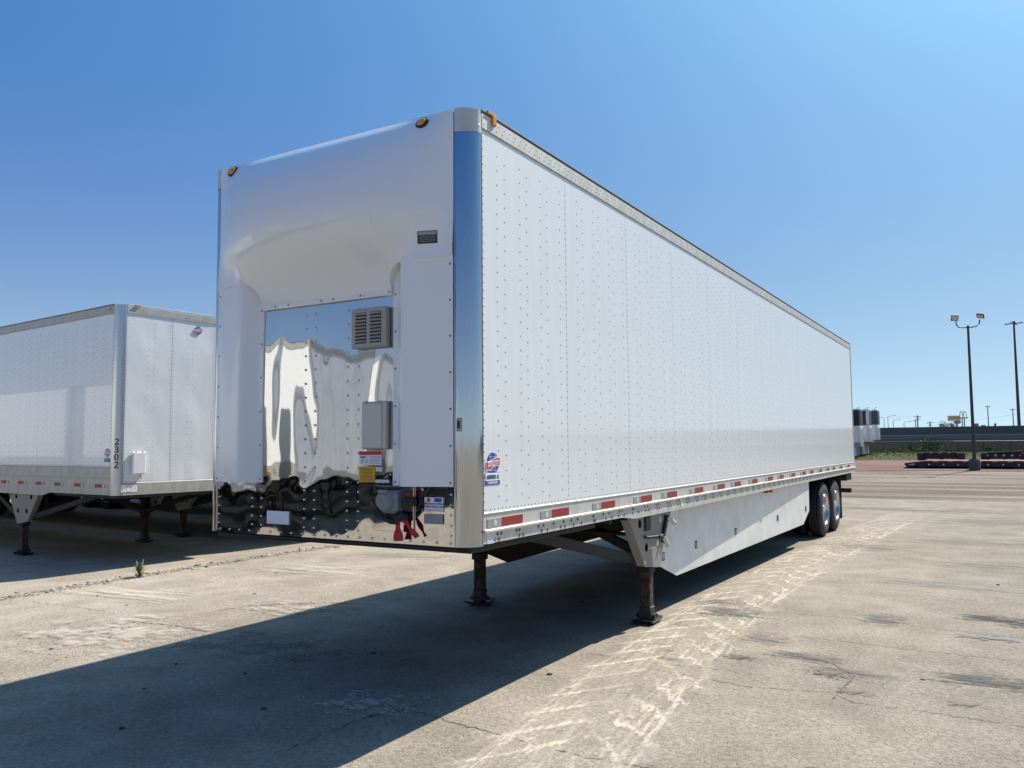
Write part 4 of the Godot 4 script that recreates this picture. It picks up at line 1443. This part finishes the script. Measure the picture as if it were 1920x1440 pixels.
# ------------------------------------------------------------------ things in the distance
func reefers() -> void:
	for k in 3:
		var labs := ["nearest refrigerated trailer, black grille above a white unit and grey skirt", "middle refrigerated trailer, white post beside its black grille", "farthest refrigerated trailer, slatted black grille on its white unit"]
		var o := thing("refrigerated_trailer", labs[k], "trailer", Vector3.ZERO, 0.0, "refrigerated trailers parked behind the long trailer")
		var b := MB.new()
		b.box(Vector3(-W / 2, 2.55, -6.9), Vector3(W, 2.95, 13.6), 0.03)
		part(o, "cargo_box", b, M.row_white)
		b = MB.new()
		b.box(Vector3(-W / 2, 1.05, -6.9), Vector3(W - 0.2, 0.12, 13.0))
		part(o, "frame", b, M.frame)
		# the cooling unit on the front, its edges rounded
		b = MB.new()
		var pts := PackedVector2Array()
		for q in [[-0.2, -0.08], [-0.2, 0.30], [-0.32, 0.44], [-0.55, 0.50], [-W + 0.55, 0.50], [-W + 0.32, 0.44], [-W + 0.2, 0.30], [-W + 0.2, -0.08]]:
			pts.append(Vector2(q[0], q[1]))
		var body := func(y0: float, y1: float, grow: float) -> MB:
			var m := MB.new()
			m.prism(pts, func(p: Vector2, s: int) -> Vector3: return Vector3(-W / 2 + (p.x + W / 2) * (1 + grow), y0 if s == 1 else y1, p.y * (1 + grow)))
			return m
		var unit := part(o, "cooling_unit", body.call(1.28, 2.62, 0.0), M.row_white)
		part(unit, "grille", body.call(2.625, 3.84, -0.01), M.black)
		part(unit, "top_cap", body.call(3.845, 3.95, 0.02), M.row_white if k > 0 else M.vent)
		if k == 0: part(unit, "lower_skirt", body.call(0.95, 1.275, -0.02), M.vent)
		if k == 1:
			b = MB.new()
			b.box(Vector3(-W + 0.30, 3.23, 0.40), Vector3(0.30, 1.2, 0.22), 0.05)
			part(unit, "corner_panel", b, M.row_white)
		if k == 2:
			for i in 9:
				b = MB.new()
				b.box(Vector3(-W / 2, 2.72 + i * 0.125, 0.51), Vector3(1.5, 0.03, 0.03), 0.004)
				part(unit, "slat", b, M.grey)
				b = MB.new()
				b.box(Vector3(-W + 0.21, 2.72 + i * 0.125, 0.20), Vector3(0.03, 0.03, 0.5), 0.004)
				part(unit, "slat", b, M.grey)
		b = MB.new()
		b.tube([Vector3(-1.9, 3.95, 0.2), Vector3(-1.9, 4.12, 0.32), Vector3(-1.9, 4.15, 0.5)], 0.016)
		part(unit, "pipe", b, M.pole)
		for s in [-0.4, -W + 0.4]:
			b = MB.new()
			b.box(Vector3(s, 0.55, -0.7), Vector3(0.20, 1.1, 0.26), 0.01)
			b.box(Vector3(s, 0.03, -0.7), Vector3(0.40, 0.06, 0.40), 0.01)
			part(o, "landing_leg", b, M.paper)
		b = MB.new()
		for zz in [-10.8, -12.1]:
			b.cyl(Vector3(-0.02, 0.52, zz), Vector3(-0.6, 0.52, zz), 0.51, 0.51, 24)
			b.cyl(Vector3(-W + 0.02, 0.52, zz), Vector3(-W + 0.6, 0.52, zz), 0.51, 0.51, 24)
		part(o, "wheel", b, M.rubber)
		o.rotation.y = PI / 2
		var z: float = -66.6 - 3.9 * k
		var x: float = -7.35 + 0.18 * k
		o.position = Vector3(x, ground_y(x, z), z - W)

func lowboy() -> void:
	var o := thing("lowboy_trailer", "low red flatbed trailer with black side beam and pale reflector strips", "trailer", Vector3(-2.35, ground_y(0, -52), -52.0))
	var b := MB.new()
	var top := PackedVector2Array([Vector2(0.0, 0.24), Vector2(0.15, 0.12), Vector2(8.5, 0.10), Vector2(8.5, 0.36), Vector2(1.2, 0.36), Vector2(0.5, 0.33)])
	b.prism(top, func(p: Vector2, s: int) -> Vector3: return Vector3(p.x, p.y, 0.0 if s == 1 else -2.6))
	part(o, "side_beam", b, M.black)
	b = MB.new()
	b.box(Vector3(4.85, 0.42, -1.3), Vector3(7.3, 0.12, 2.66), 0.02)
	b.beam(Vector3(0.05, 0.28, -1.3), Vector3(1.2, 0.42, -1.3), 2.66, 0.10)
	part(o, "deck", b, M.red)
	for k in 9:
		b = MB.new()
		b.box(Vector3(1.75 + k * 0.78, 0.425, 0.034), Vector3(0.26, 0.045, 0.01), 0.002)
		part(o, "reflector", b, M.tape_mark)
		b = MB.new()
		b.cyl(Vector3(1.4 + k * 0.78, 0.24, 0.0), Vector3(1.4 + k * 0.78, 0.24, 0.03), 0.045, 0.045, 12)
		part(o, "tie_ring", b, M.rivet_light)
	b = MB.new()
	b.box(Vector3(0.42, 0.25, 0.012), Vector3(0.32, 0.10, 0.03), 0.006)
	part(o, "nose_plate", b, M.tape_mark)
	b = MB.new()
	b.box(Vector3(1.0, 0.07, -0.2), Vector3(0.4, 0.22, 0.3), 0.02)
	b.box(Vector3(6.3, 0.05, -0.2), Vector3(1.0, 0.16, 0.3), 0.02)
	part(o, "block", b, M.black)
	var wide := [2.75, 2.6]
	var labs := ["black axle dolly with red rails standing behind the low flatbed, left of the floodlight pole", "black axle dolly with round white plates, right of the floodlight pole"]
	for k in 2:
		var x0: float = -1.92 if k == 0 else 1.75
		var y0 := ground_y(0, -56)
		var d := thing("axle_dolly", labs[k], "dolly", Vector3(x0, y0, -56.0), 0.0, "axle dollies stored behind the flatbed")
		var ln: float = wide[k]
		b = MB.new()
		b.box(Vector3(ln / 2, 0.58, -0.3), Vector3(ln, 0.36, 0.2), 0.02)
		b.box(Vector3(ln / 2, 0.58, -1.6), Vector3(ln, 0.36, 0.2), 0.02)
		b.box(Vector3(0.16, 0.56, -0.24), Vector3(0.32, 0.5, 0.5), 0.04)
		b.box(Vector3(ln - 0.25, 0.52, -0.24), Vector3(0.4, 0.56, 0.5), 0.04)
		if k == 1:
			b.prism(PackedVector2Array([Vector2(0.4, 0.72), Vector2(2.6, 0.72), Vector2(2.6, 1.02), Vector2(2.2, 0.9), Vector2(1.2, 0.84), Vector2(0.6, 0.82)]), func(p: Vector2, s: int) -> Vector3: return Vector3(p.x, p.y, -0.2 if s == 1 else -0.5))
		part(d, "beam", b, M.black)
		b = MB.new()
		b.box(Vector3(ln / 2, 0.785, -0.3), Vector3(ln * 0.96, 0.06, 0.22), 0.01)
		part(d, "rail", b, M.rust if k == 0 else M.black)
		for i in 5:
			b = MB.new()
			if k == 0:
				b.box(Vector3(0.3 + i * 0.52, 0.79, -0.185), Vector3(0.18, 0.05, 0.01), 0.002)
			else:
				b.cyl(Vector3(0.35 + i * 0.45, 0.62, -0.19), Vector3(0.35 + i * 0.45, 0.62, -0.18), 0.075, 0.075, 14)
			part(d, "reflector", b, M.tape_mark)
		for i in 3:
			b = MB.new()
			b.box(Vector3(0.35 + i * (ln - 0.7) / 2, 0.25, -0.35), Vector3(0.16 if k == 0 else 0.12, 0.5, 0.16), 0.01)
			b.box(Vector3(0.35 + i * (ln - 0.7) / 2, 0.25, -1.55), Vector3(0.12, 0.5, 0.12), 0.01)
			part(d, "support_leg", b, M.black)
		for i in 2:
			b = MB.new()
			b.lathe(Vector3(0.25 + i * (ln - 0.5), 0.52, -0.7), Vector3.BACK, [Vector2(0.1, -0.2), Vector2(0.26, -0.2), Vector2(0.28, -0.1), Vector2(0.28, 0.1), Vector2(0.26, 0.2), Vector2(0.1, 0.2)], 20)
			part(d, "wheel", b, M.rubber)

func lights_and_signs() -> void:
	# floodlight pole in its concrete foot
	var base := Vector3(1.52, ground_y(1.5, -50.5), -50.5)
	var o := thing("floodlight_pole", "dark tapered pole with two square floodlights, set in a concrete block", "light pole", base)
	var b := MB.new()
	b.lathe(Vector3.ZERO, Vector3.UP, [Vector2(0.30, -0.05), Vector2(0.30, 0.60), Vector2(0.27, 0.64), Vector2(0.0005, 0.64)], 28)
	part(o, "concrete_foot", b, M.conc_grey)
	b = MB.new()
	b.cyl(Vector3(0, 0.6, 0), Vector3(0, 8.45, 0), 0.10, 0.062, 14)
	b.box(Vector3(0, 0.66, 0), Vector3(0.36, 0.03, 0.36), 0.005)
	part(o, "pole", b, M.pole)
	b = MB.new()
	b.tube([Vector3(-0.62, 8.75, 0), Vector3(-0.58, 8.5, 0), Vector3(-0.45, 8.38, 0), Vector3(-0.2, 8.34, 0), Vector3(0.2, 8.34, 0), Vector3(0.45, 8.38, 0), Vector3(0.58, 8.5, 0), Vector3(0.62, 8.75, 0)], 0.035, 10)
	part(o, "bracket", b, M.pole)
	for s in [-1.0, 1.0]:
		var xf := Transform3D(Basis.from_euler(Vector3(0.35 if s < 0 else 0.9, 0.25 if s < 0 else -0.5, -0.05 if s < 0 else -0.35)), Vector3(0.66 * s, 8.95, 0.05))
		b = MB.new()
		b.xf = xf
		b.box(Vector3.ZERO, Vector3(0.40, 0.36, 0.09), 0.02)
		var fl := part(o, "floodlight", b, M.pole)
		b = MB.new()
		b.xf = xf
		b.box(Vector3(0, 0, 0.046), Vector3(0.33, 0.29, 0.006), 0.001)
		part(fl, "lamp_glass", b, M.lamp_glass)
	# tall mast beyond the wall
	o = thing("light_mast", "tall thin light mast with a flat four-armed head, right of the floodlight pole", "light pole", Vector3(5.55, 0.8, -165.5))
	b = MB.new()
	b.cyl(Vector3.ZERO, Vector3(0, 21.9, 0), 0.30, 0.15, 12)
	part(o, "pole", b, M.pole)
	for k in 4:
		var d := Vector3(cos(0.3 + k * PI / 2), 0, sin(0.3 + k * PI / 2))
		b = MB.new()
		b.beam(Vector3(0, 21.8, 0), Vector3(0, 21.8, 0) + d * 0.8, 0.08, 0.08)
		part(o, "arm", b, M.pole)
		b = MB.new()
		b.xf = Transform3D(Basis.looking_at(d), Vector3(0, 21.78, 0) + d * 1.05)
		b.box(Vector3.ZERO, Vector3(0.45, 0.16, 0.8), 0.05)
		part(o, "lamp_head", b, M.pole)
	b = MB.new()
	b.cyl(Vector3(0, 21.8, 0), Vector3(0, 22.2, 0), 0.3, 0.2, 12)
	part(o, "cap", b, M.pole)
	# far street lamps and utility poles over the wall, at about 245 m
	var z := -245.5
	var lamps := [[-25.2, 8.5, 1, "far street lamp with a single arm, leftmost above the wall"], [-24.2, 8.9, -1, "far street lamp with its arm to the right, second above the wall"], [-22.9, 7.9, -1, "pale thin street lamp right of the close pair above the wall"], [-20.2, 7.2, -1, "short pale street lamp left of the utility pole"]]
	for k in lamps:
		o = thing("street_lamp", k[3], "street lamp", Vector3(k[0], 0.8, z), 0.0, "street lamps along the highway")
		b = MB.new()
		b.cyl(Vector3.ZERO, Vector3(0, k[1] - 1.0, 0), 0.10, 0.07, 8)
		part(o, "pole", b, M.pole_far)
		b = MB.new()
		b.tube([Vector3(0, k[1] - 1.0, 0), Vector3(-0.4 * k[2], k[1] - 0.75, 0), Vector3(-1.5 * k[2], k[1] - 0.55, 0)], 0.05, 6)
		part(o, "arm", b, M.pole_far)
		b = MB.new()
		b.box(Vector3(-1.7 * k[2], k[1] - 0.55, 0), Vector3(0.6, 0.12, 0.25), 0.03)
		part(o, "lamp_head", b, M.pole_far)
	var masts := [[-17.3, 7.6, "small far light mast with a T head, left of the utility pole"], [-11.3, 6.5, "low far light mast, first left of the shrubby tree"], [-0.1, 10.9, "pale far light mast right of the floodlight pole"], [5.5, 10.0, "pale far light mast just left of the tall dark mast"]]
	for k in masts:
		o = thing("light_mast", k[2], "light pole", Vector3(k[0], 0.8, z), 0.0, "light masts beyond the wall")
		b = MB.new()
		b.cyl(Vector3.ZERO, Vector3(0, k[1] - 0.8, 0), 0.16, 0.11, 8)
		part(o, "pole", b, M.pole_far)
		b = MB.new()
		b.box(Vector3(0, k[1] - 0.75, 0), Vector3(1.2, 0.18, 0.5), 0.05)
		part(o, "lamp_head", b, M.pole_far)
	var poles := [[-16.3, 8.9, "dark wooden utility pole with a crossarm, the taller of two"], [-13.4, 7.2, "shorter utility pole with two crossarms"]]
	var tops := []
	for k in poles:
		o = thing("utility_pole", k[2], "utility pole", Vector3(k[0], 0.8, z + 6), 0.0, "utility poles beyond the wall")
		b = MB.new()
		b.cyl(Vector3.ZERO, Vector3(0, k[1] - 0.8, 0), 0.18, 0.13, 10)
		part(o, "pole", b, M.bark)
		for i in 2:
			b = MB.new()
			b.box(Vector3(0, k[1] - 1.2 - i * 0.6, 0.15), Vector3(1.7 - i * 0.6, 0.14, 0.12), 0.02)
			part(o, "crossarm", b, M.bark)
		tops.append(Vector3(k[0], k[1] - 0.35, z + 6.15))
	b = MB.new()
	var run := [Vector3(-60, 9.6, z + 9), tops[0], tops[1], Vector3(6, 8.2, z + 20), Vector3(60, 9.0, z + 30)]
	for i in run.size() - 1:
		var seg := []
		for k in 9:
			var t := k / 8.0
			seg.append(run[i].lerp(run[i + 1], t) - Vector3(0, sin(t * PI) * 0.4, 0))
		b.tube(seg, 0.018, 4)
	tag(part(self, "power_line", b, M.wire), "thin power line sagging between the utility poles and off to the right", "power line")
	# the roadside signs
	o = thing("billboard", "wide white and yellow pole sign with dark lettering, behind the wall", "sign", Vector3(-8.0, 0.8, z))
	b = MB.new()
	b.box(Vector3(0, 7.25, 0), Vector3(3.1, 1.45, 0.4), 0.04)
	part(o, "sign_case", b, M.paper)
	b = MB.new()
	b.box(Vector3(0.1, 7.35, 0.205), Vector3(2.6, 0.85, 0.02), 0.005)
	part(o, "sign_face", b, M.yellow)
	b = MB.new()
	for i in 5: b.box(Vector3(-0.75 + i * 0.4, 7.35, 0.225), Vector3(0.26, 0.42 - 0.05 * (i % 2), 0.02), 0.005)
	part(o, "lettering", b, M.vent)
	b = MB.new()
	b.cyl(Vector3(0.6, 0, -0.1), Vector3(0.6, 6.6, -0.1), 0.22, 0.2, 10)
	part(o, "post", b, M.pole_far)
	o = thing("arch_sign", "tall pole sign shaped as two golden arches on a flat bar", "sign", Vector3(-5.75, 0.8, z + 3))
	for s in [-1.0, 1.0]:
		b = MB.new()
		var p := []
		for i in 17:
			var a := PI * i / 16.0
			p.append(Vector3(0.40 * s + 0.36 * cos(a), 7.35 + 1.65 * sin(a), 0))
		b.tube(p, 0.10, 8)
		part(o, "arch", b, M.gold)
	b = MB.new()
	b.box(Vector3(-0.1, 7.2, 0), Vector3(2.5, 0.28, 0.35), 0.04)
	part(o, "sign_bar", b, M.pole_far)
	for s in [-0.25, 0.25]:
		b = MB.new()
		b.cyl(Vector3(s, 0, 0), Vector3(s, 7.1, 0), 0.16, 0.14, 10)
		part(o, "post", b, M.pole_far)
	o = thing("oval_sign", "dark blue oval sign on a thin post between the billboard and the arches", "sign", Vector3(-7.05, 0.8, z + 5))
	b = MB.new()
	b.xf = Transform3D(Basis().scaled(Vector3(1.0, 0.62, 1)), Vector3(0, 6.1, 0))
	b.cyl(Vector3(0, 0, -0.1), Vector3(0, 0, 0.1), 0.85, 0.85, 28)
	part(o, "sign_face", b, M.grey)
	b = MB.new()
	b.cyl(Vector3.ZERO, Vector3(0, 5.6, 0), 0.1, 0.1, 8)
	part(o, "post", b, M.pole_far)
	var brown := mat(lin(0.20, 0.13, 0.12), 0.7)
	for k in [[-2.85, 6.0, 1.0, 1.15, "small brown signboard touching the floodlight pole's right side"], [-1.3, 5.75, 1.2, 0.7, "small flat brown signboard farther right of the floodlight pole"]]:
		o = thing("signboard", k[4], "sign", Vector3(k[0], 0.8, z), 0.0, "brown signboards beyond the wall")
		b = MB.new()
		b.box(Vector3(0, k[1] - 0.8, 0), Vector3(k[2], k[3], 0.2), 0.03)
		part(o, "board", b, brown)
		b = MB.new()
		b.cyl(Vector3.ZERO, Vector3(0, k[1] - 1.1, -0.15), 0.1, 0.1, 8)
		part(o, "post", b, M.pole_far)
	o = thing("vent_pipe", "short dark stub standing on the wall line between the two pale masts", "vent pipe", Vector3(1.35, 0.8, z))
	b = MB.new()
	b.cyl(Vector3.ZERO, Vector3(0, 5.2, 0), 0.2, 0.22, 10)
	part(o, "pipe", b, M.pole)
	b = MB.new()
	b.cyl(Vector3(0, 5.0, 0), Vector3(0.15, 5.7, 0), 0.24, 0.24, 10)
	part(o, "cap", b, M.pole)

func blade_mesh(w: float) -> ArrayMesh:         # a bent leaf one unit tall
	var b := MB.new()
	var a := Vector3(-w, 0, 0); var c := Vector3(w, 0, 0)
	var d := Vector3(-w * 0.8, 0.55, 0.10); var e := Vector3(w * 0.8, 0.55, 0.10)
	b.quad(a, c, e, d)
	b.tri(d, e, Vector3(0, 1.0, 0.42))
	return b.mesh()

func weed(at: Vector3, h: float, n: int, label: String) -> void:
	var o := thing("weed", label, "weed", at)
	for k in 3:
		var b := MB.new()
		var d := Vector3(rng.randf_range(-0.25, 0.25), 1, rng.randf_range(-0.25, 0.25)) * h * rng.randf_range(0.6, 1.0)
		b.tube([Vector3.ZERO, d * 0.5 + Vector3(0.01, 0, 0), d], 0.003, 5)
		part(o, "stem", b, M.leaf).set_meta("label", "")
	var xf := []
	var cs := []
	for i in n:
		var t := rng.randf()
		var dir := Basis(Vector3.UP, rng.randf() * TAU) * Basis(Vector3.RIGHT, rng.randf_range(0.35, 1.25))
		var s := h * rng.randf_range(0.28, 0.6) * (1.1 - 0.5 * t)
		xf.append(Transform3D(dir.scaled_local(Vector3(s, s, s)), Vector3(rng.randfn() * 0.012, t * h * 0.6, rng.randfn() * 0.012)))
		cs.append(Color(0.05, 0.11, 0.022).lerp(Color(0.17, 0.19, 0.07), rng.randf()))
	tag(stuff(o, "leaf", blade_mesh(0.09), xf, M.leaf, cs), "")

func far_structures() -> void:
	# the retaining wall with its pale parapet
	var o := thing("highway_wall", "long grey and brown highway retaining wall with a pale band", "wall", Vector3(-4, ground_y(0, -96), -96))
	var b := MB.new()
	b.box(Vector3(0, 0.52, -0.4), Vector3(330, 1.38, 0.8), 0.02)
	part(o, "lower_wall", b, M.wall_low)
	b = MB.new()
	b.box(Vector3(0, 1.42, -0.38), Vector3(330, 0.42, 0.86), 0.03)
	part(o, "band", b, M.wall_band)
	b = MB.new()
	b.box(Vector3(0, 1.665, -0.37), Vector3(330, 0.065, 0.9), 0.02)
	part(o, "ledge", b, M.tape_mark)
	b = MB.new()
	b.box(Vector3(0, 2.13, -0.44), Vector3(330, 0.86, 0.8), 0.02)
	part(o, "parapet", b, M.wall_top)
	b = MB.new()
	b.box(Vector3(0, 1.5, -15.5), Vector3(330, 0.3, 29), 0.02)
	part(o, "road_deck", b, M.conc_grey)
	# chain-link fence: posts, rails and a veil of mesh
	var f := thing("chain_link_fence", "chain-link fence on thin posts in front of the weeds", "fence", Vector3(0, ground_y(0, -80), -80.5))
	var xs := []
	var x := -60.0
	while x < 30.0:
		xs.append(x); x += 2.05
	for k in xs.size():
		b = MB.new()
		b.cyl(Vector3(xs[k], -0.3, 0), Vector3(xs[k], 1.0, 0), 0.035, 0.035, 8)
		part(f, "post", b, M.pole)
	for e in [[-60.0, -1.0, 0.98], [-0.9, 30.0, 0.98]]:
		b = MB.new()
		b.cyl(Vector3(e[0], e[2], 0), Vector3(e[1], e[2], 0), 0.03, 0.03, 8)
		part(f, "top_rail", b, M.box_metal if e[0] > -2 else M.pole)
		b = MB.new()
		b.quad(Vector3(e[0], -0.2, 0.005), Vector3(e[1], -0.2, 0.005), Vector3(e[1], 0.95, 0.005), Vector3(e[0], 0.95, 0.005))
		part(f, "mesh_fabric", b, M.chain)
	# weeds below the wall
	rng.seed = 31
	var xf := []
	var cs := []
	for i in 30000:
		var p := Vector3(rng.randf_range(-40, 26), 0, rng.randf_range(-95, -63))
		p.y = ground_y(p.x, p.z)
		var s := rng.randf_range(0.06, 0.24) * (0.5 + 0.5 * smoothstep(-66.0, -82.0, p.z)) * (0.6 + 0.9 * absf(wav.get_noise_2d(p.x * 0.5, p.z * 0.8)))
		xf.append(Transform3D(Basis.from_euler(Vector3(rng.randf_range(-0.5, 0.5), rng.randf() * TAU, rng.randf_range(-0.5, 0.5))).scaled_local(Vector3(s * 1.6, s, s)), p))
		cs.append(Color(0.05, 0.08, 0.018).lerp(Color(0.15, 0.15, 0.05), rng.randf() * rng.randf()))
	var w := stuff(self, "weeds", blade_mesh(0.14), xf, M.leaf, cs)
	tag(w, "rough green and straw coloured weeds below the highway wall", "weeds")
	var bushes := [[-3.2, -88.0, 1.5, "dark bush against the wall left of the floodlight pole"], [-5.2, -90.0, 1.1, "smaller dark bush against the wall, farther left"], [1.6, -86.0, 0.7, "low green bush behind the floodlight pole's foot"]]
	for k in bushes:
		bush("bush", k[3], "bush", Vector3(k[0], ground_y(k[0], k[1]), k[1]), k[2], k[2] * 0.9, 900, "bushes along the highway wall", Color(0.03, 0.055, 0.018), Color(0.09, 0.13, 0.04))
	bush("tree", "round green tree top showing over the wall beside the billboard", "tree", Vector3(-9.6, 0.8, -243), 1.9, 6.4, 900, "", Color(0.03, 0.05, 0.018), Color(0.12, 0.14, 0.05))

func bush(called: String, label: String, category: String, at: Vector3, r: float, h: float, n: int, group: String, c0: Color, c1: Color) -> void:
	var o := thing(called, label, category, at, 0.0, group)
	var b := MB.new()
	b.cyl(Vector3.ZERO, Vector3(0, h * 0.75, 0), r * 0.09, r * 0.04, 8)
	for k in 4:
		var d := Vector3(cos(k * 1.7), 0.9, sin(k * 1.7)) * r * 0.55
		b.tube([Vector3(0, h * 0.4, 0), Vector3(0, h * 0.4, 0) + d * 0.6, Vector3(0, h * 0.45, 0) + d], r * 0.03, 5)
	part(o, "trunk" if category == "tree" else "stem", b, M.bark)
	var xf := []
	var cs := []
	var cy := h - r * 0.55
	var clumps := []
	for k in 9:
		clumps.append(Vector3(rng.randf_range(-0.8, 0.8) * r, cy + rng.randf_range(-0.45, 0.35) * r, rng.randf_range(-0.6, 0.6) * r))
	for i in n:
		var c: Vector3 = clumps[i % 9]
		var p := c + Vector3(rng.randfn(), rng.randfn() * 0.8, rng.randfn()) * r * 0.24
		var s := r * rng.randf_range(0.07, 0.14)
		xf.append(Transform3D(Basis.from_euler(Vector3(rng.randf() * TAU, rng.randf() * TAU, rng.randf() * TAU)).scaled_local(Vector3(s, s, s)), Vector3(p.x, maxf(p.y, 0.05), p.z)))
		cs.append(c0.lerp(c1, rng.randf()))
	stuff(o, "crown" if category == "tree" else "foliage", blade_mesh(0.35), xf, M.leaf, cs)

# ------------------------------------------------------------------ sky
func make_sky() -> PanoramaSkyMaterial:
	var w := 512; var h := 256
	var im := Image.create(w, h, false, Image.FORMAT_RGBF)
	var sun := Vector3(0.27, 1.0, -0.85).normalized()
	for y in h:
		var el := (0.5 - (y + 0.5) / h) * PI
		for x in w:
			var az := (x + 0.5) / w * TAU        # the left edge of a panorama looks along -z
			var d := Vector3(sin(az) * cos(el), sin(el), -cos(az) * cos(el))
			var up := maxf(d.y, 0.0)
			var c := Vector3(0.020, 0.148, 0.505).lerp(Vector3(0.58, 0.755, 0.86), pow(1.0 - up, 6.0))
			var g := acos(clampf(d.dot(sun), -1, 1))
			c += Vector3(1.127, 1.83, 1.845) * exp(-g / 0.35)
			c /= 1.7
			if el < 0.0:
				c = c.lerp(Vector3(0.24, 0.22, 0.18), smoothstep(0.0, 0.03, -d.y))
			im.set_pixel(x, y, Color(c.x, c.y, c.z))
	var m := PanoramaSkyMaterial.new()
	m.panorama = ImageTexture.create_from_image(im)
	return m

func _ready() -> void:
	var cam := Camera3D.new()
	cam.name = "camera"
	add_child(cam)
	cam.fov = 49.918
	cam.near = 0.05
	cam.far = 4000.0
	cam.position = Vector3(2.996, 1.8069, 4.5279)
	cam.basis = Basis(Vector3.UP, deg_to_rad(30.67)) * Basis(Vector3.RIGHT, deg_to_rad(4.2345)) * Basis(Vector3.BACK, deg_to_rad(-0.4456))
	cam.current = true
	var env := Environment.new()
	env.background_mode = Environment.BG_SKY
	env.sky = Sky.new()
	env.sky.sky_material = make_sky()
	env.tonemap_mode = Environment.TONE_MAPPER_LINEAR
	env.tonemap_exposure = 1.7
	env.sdfgi_enabled = true
	env.ssao_enabled = true
	env.ssil_enabled = true
	var we := WorldEnvironment.new()
	we.name = "world_environment"
	we.environment = env
	add_child(we)
	var sun := DirectionalLight3D.new()
	sun.name = "sun"
	sun.light_energy = 1.6
	sun.light_color = Color(1.0, 0.965, 0.91)
	sun.light_angular_distance = 0.5
	sun.shadow_enabled = true
	add_child(sun)
	sun.look_at_from_position(Vector3(0.27, 1.0, -0.85) * 50.0, Vector3.ZERO)
	wav.seed = 17
	wav.frequency = 1.0
	wav.fractal_octaves = 2
	make_materials()
	build_ground()
	far_structures()
	main_trailer()
	parked_row()
	reefers()
	lowboy()
	lights_and_signs()
	rng.seed = 44
	weed(Vector3(-7.86, -0.055, -3.14), 0.27, 90, "green weed growing from the crumbled joint in front of trailer 2302")
	weed(Vector3(-7.94, -0.055, -6.4), 0.10, 30, "tiny weed in the joint farther back, near the mirror front's lower edge")
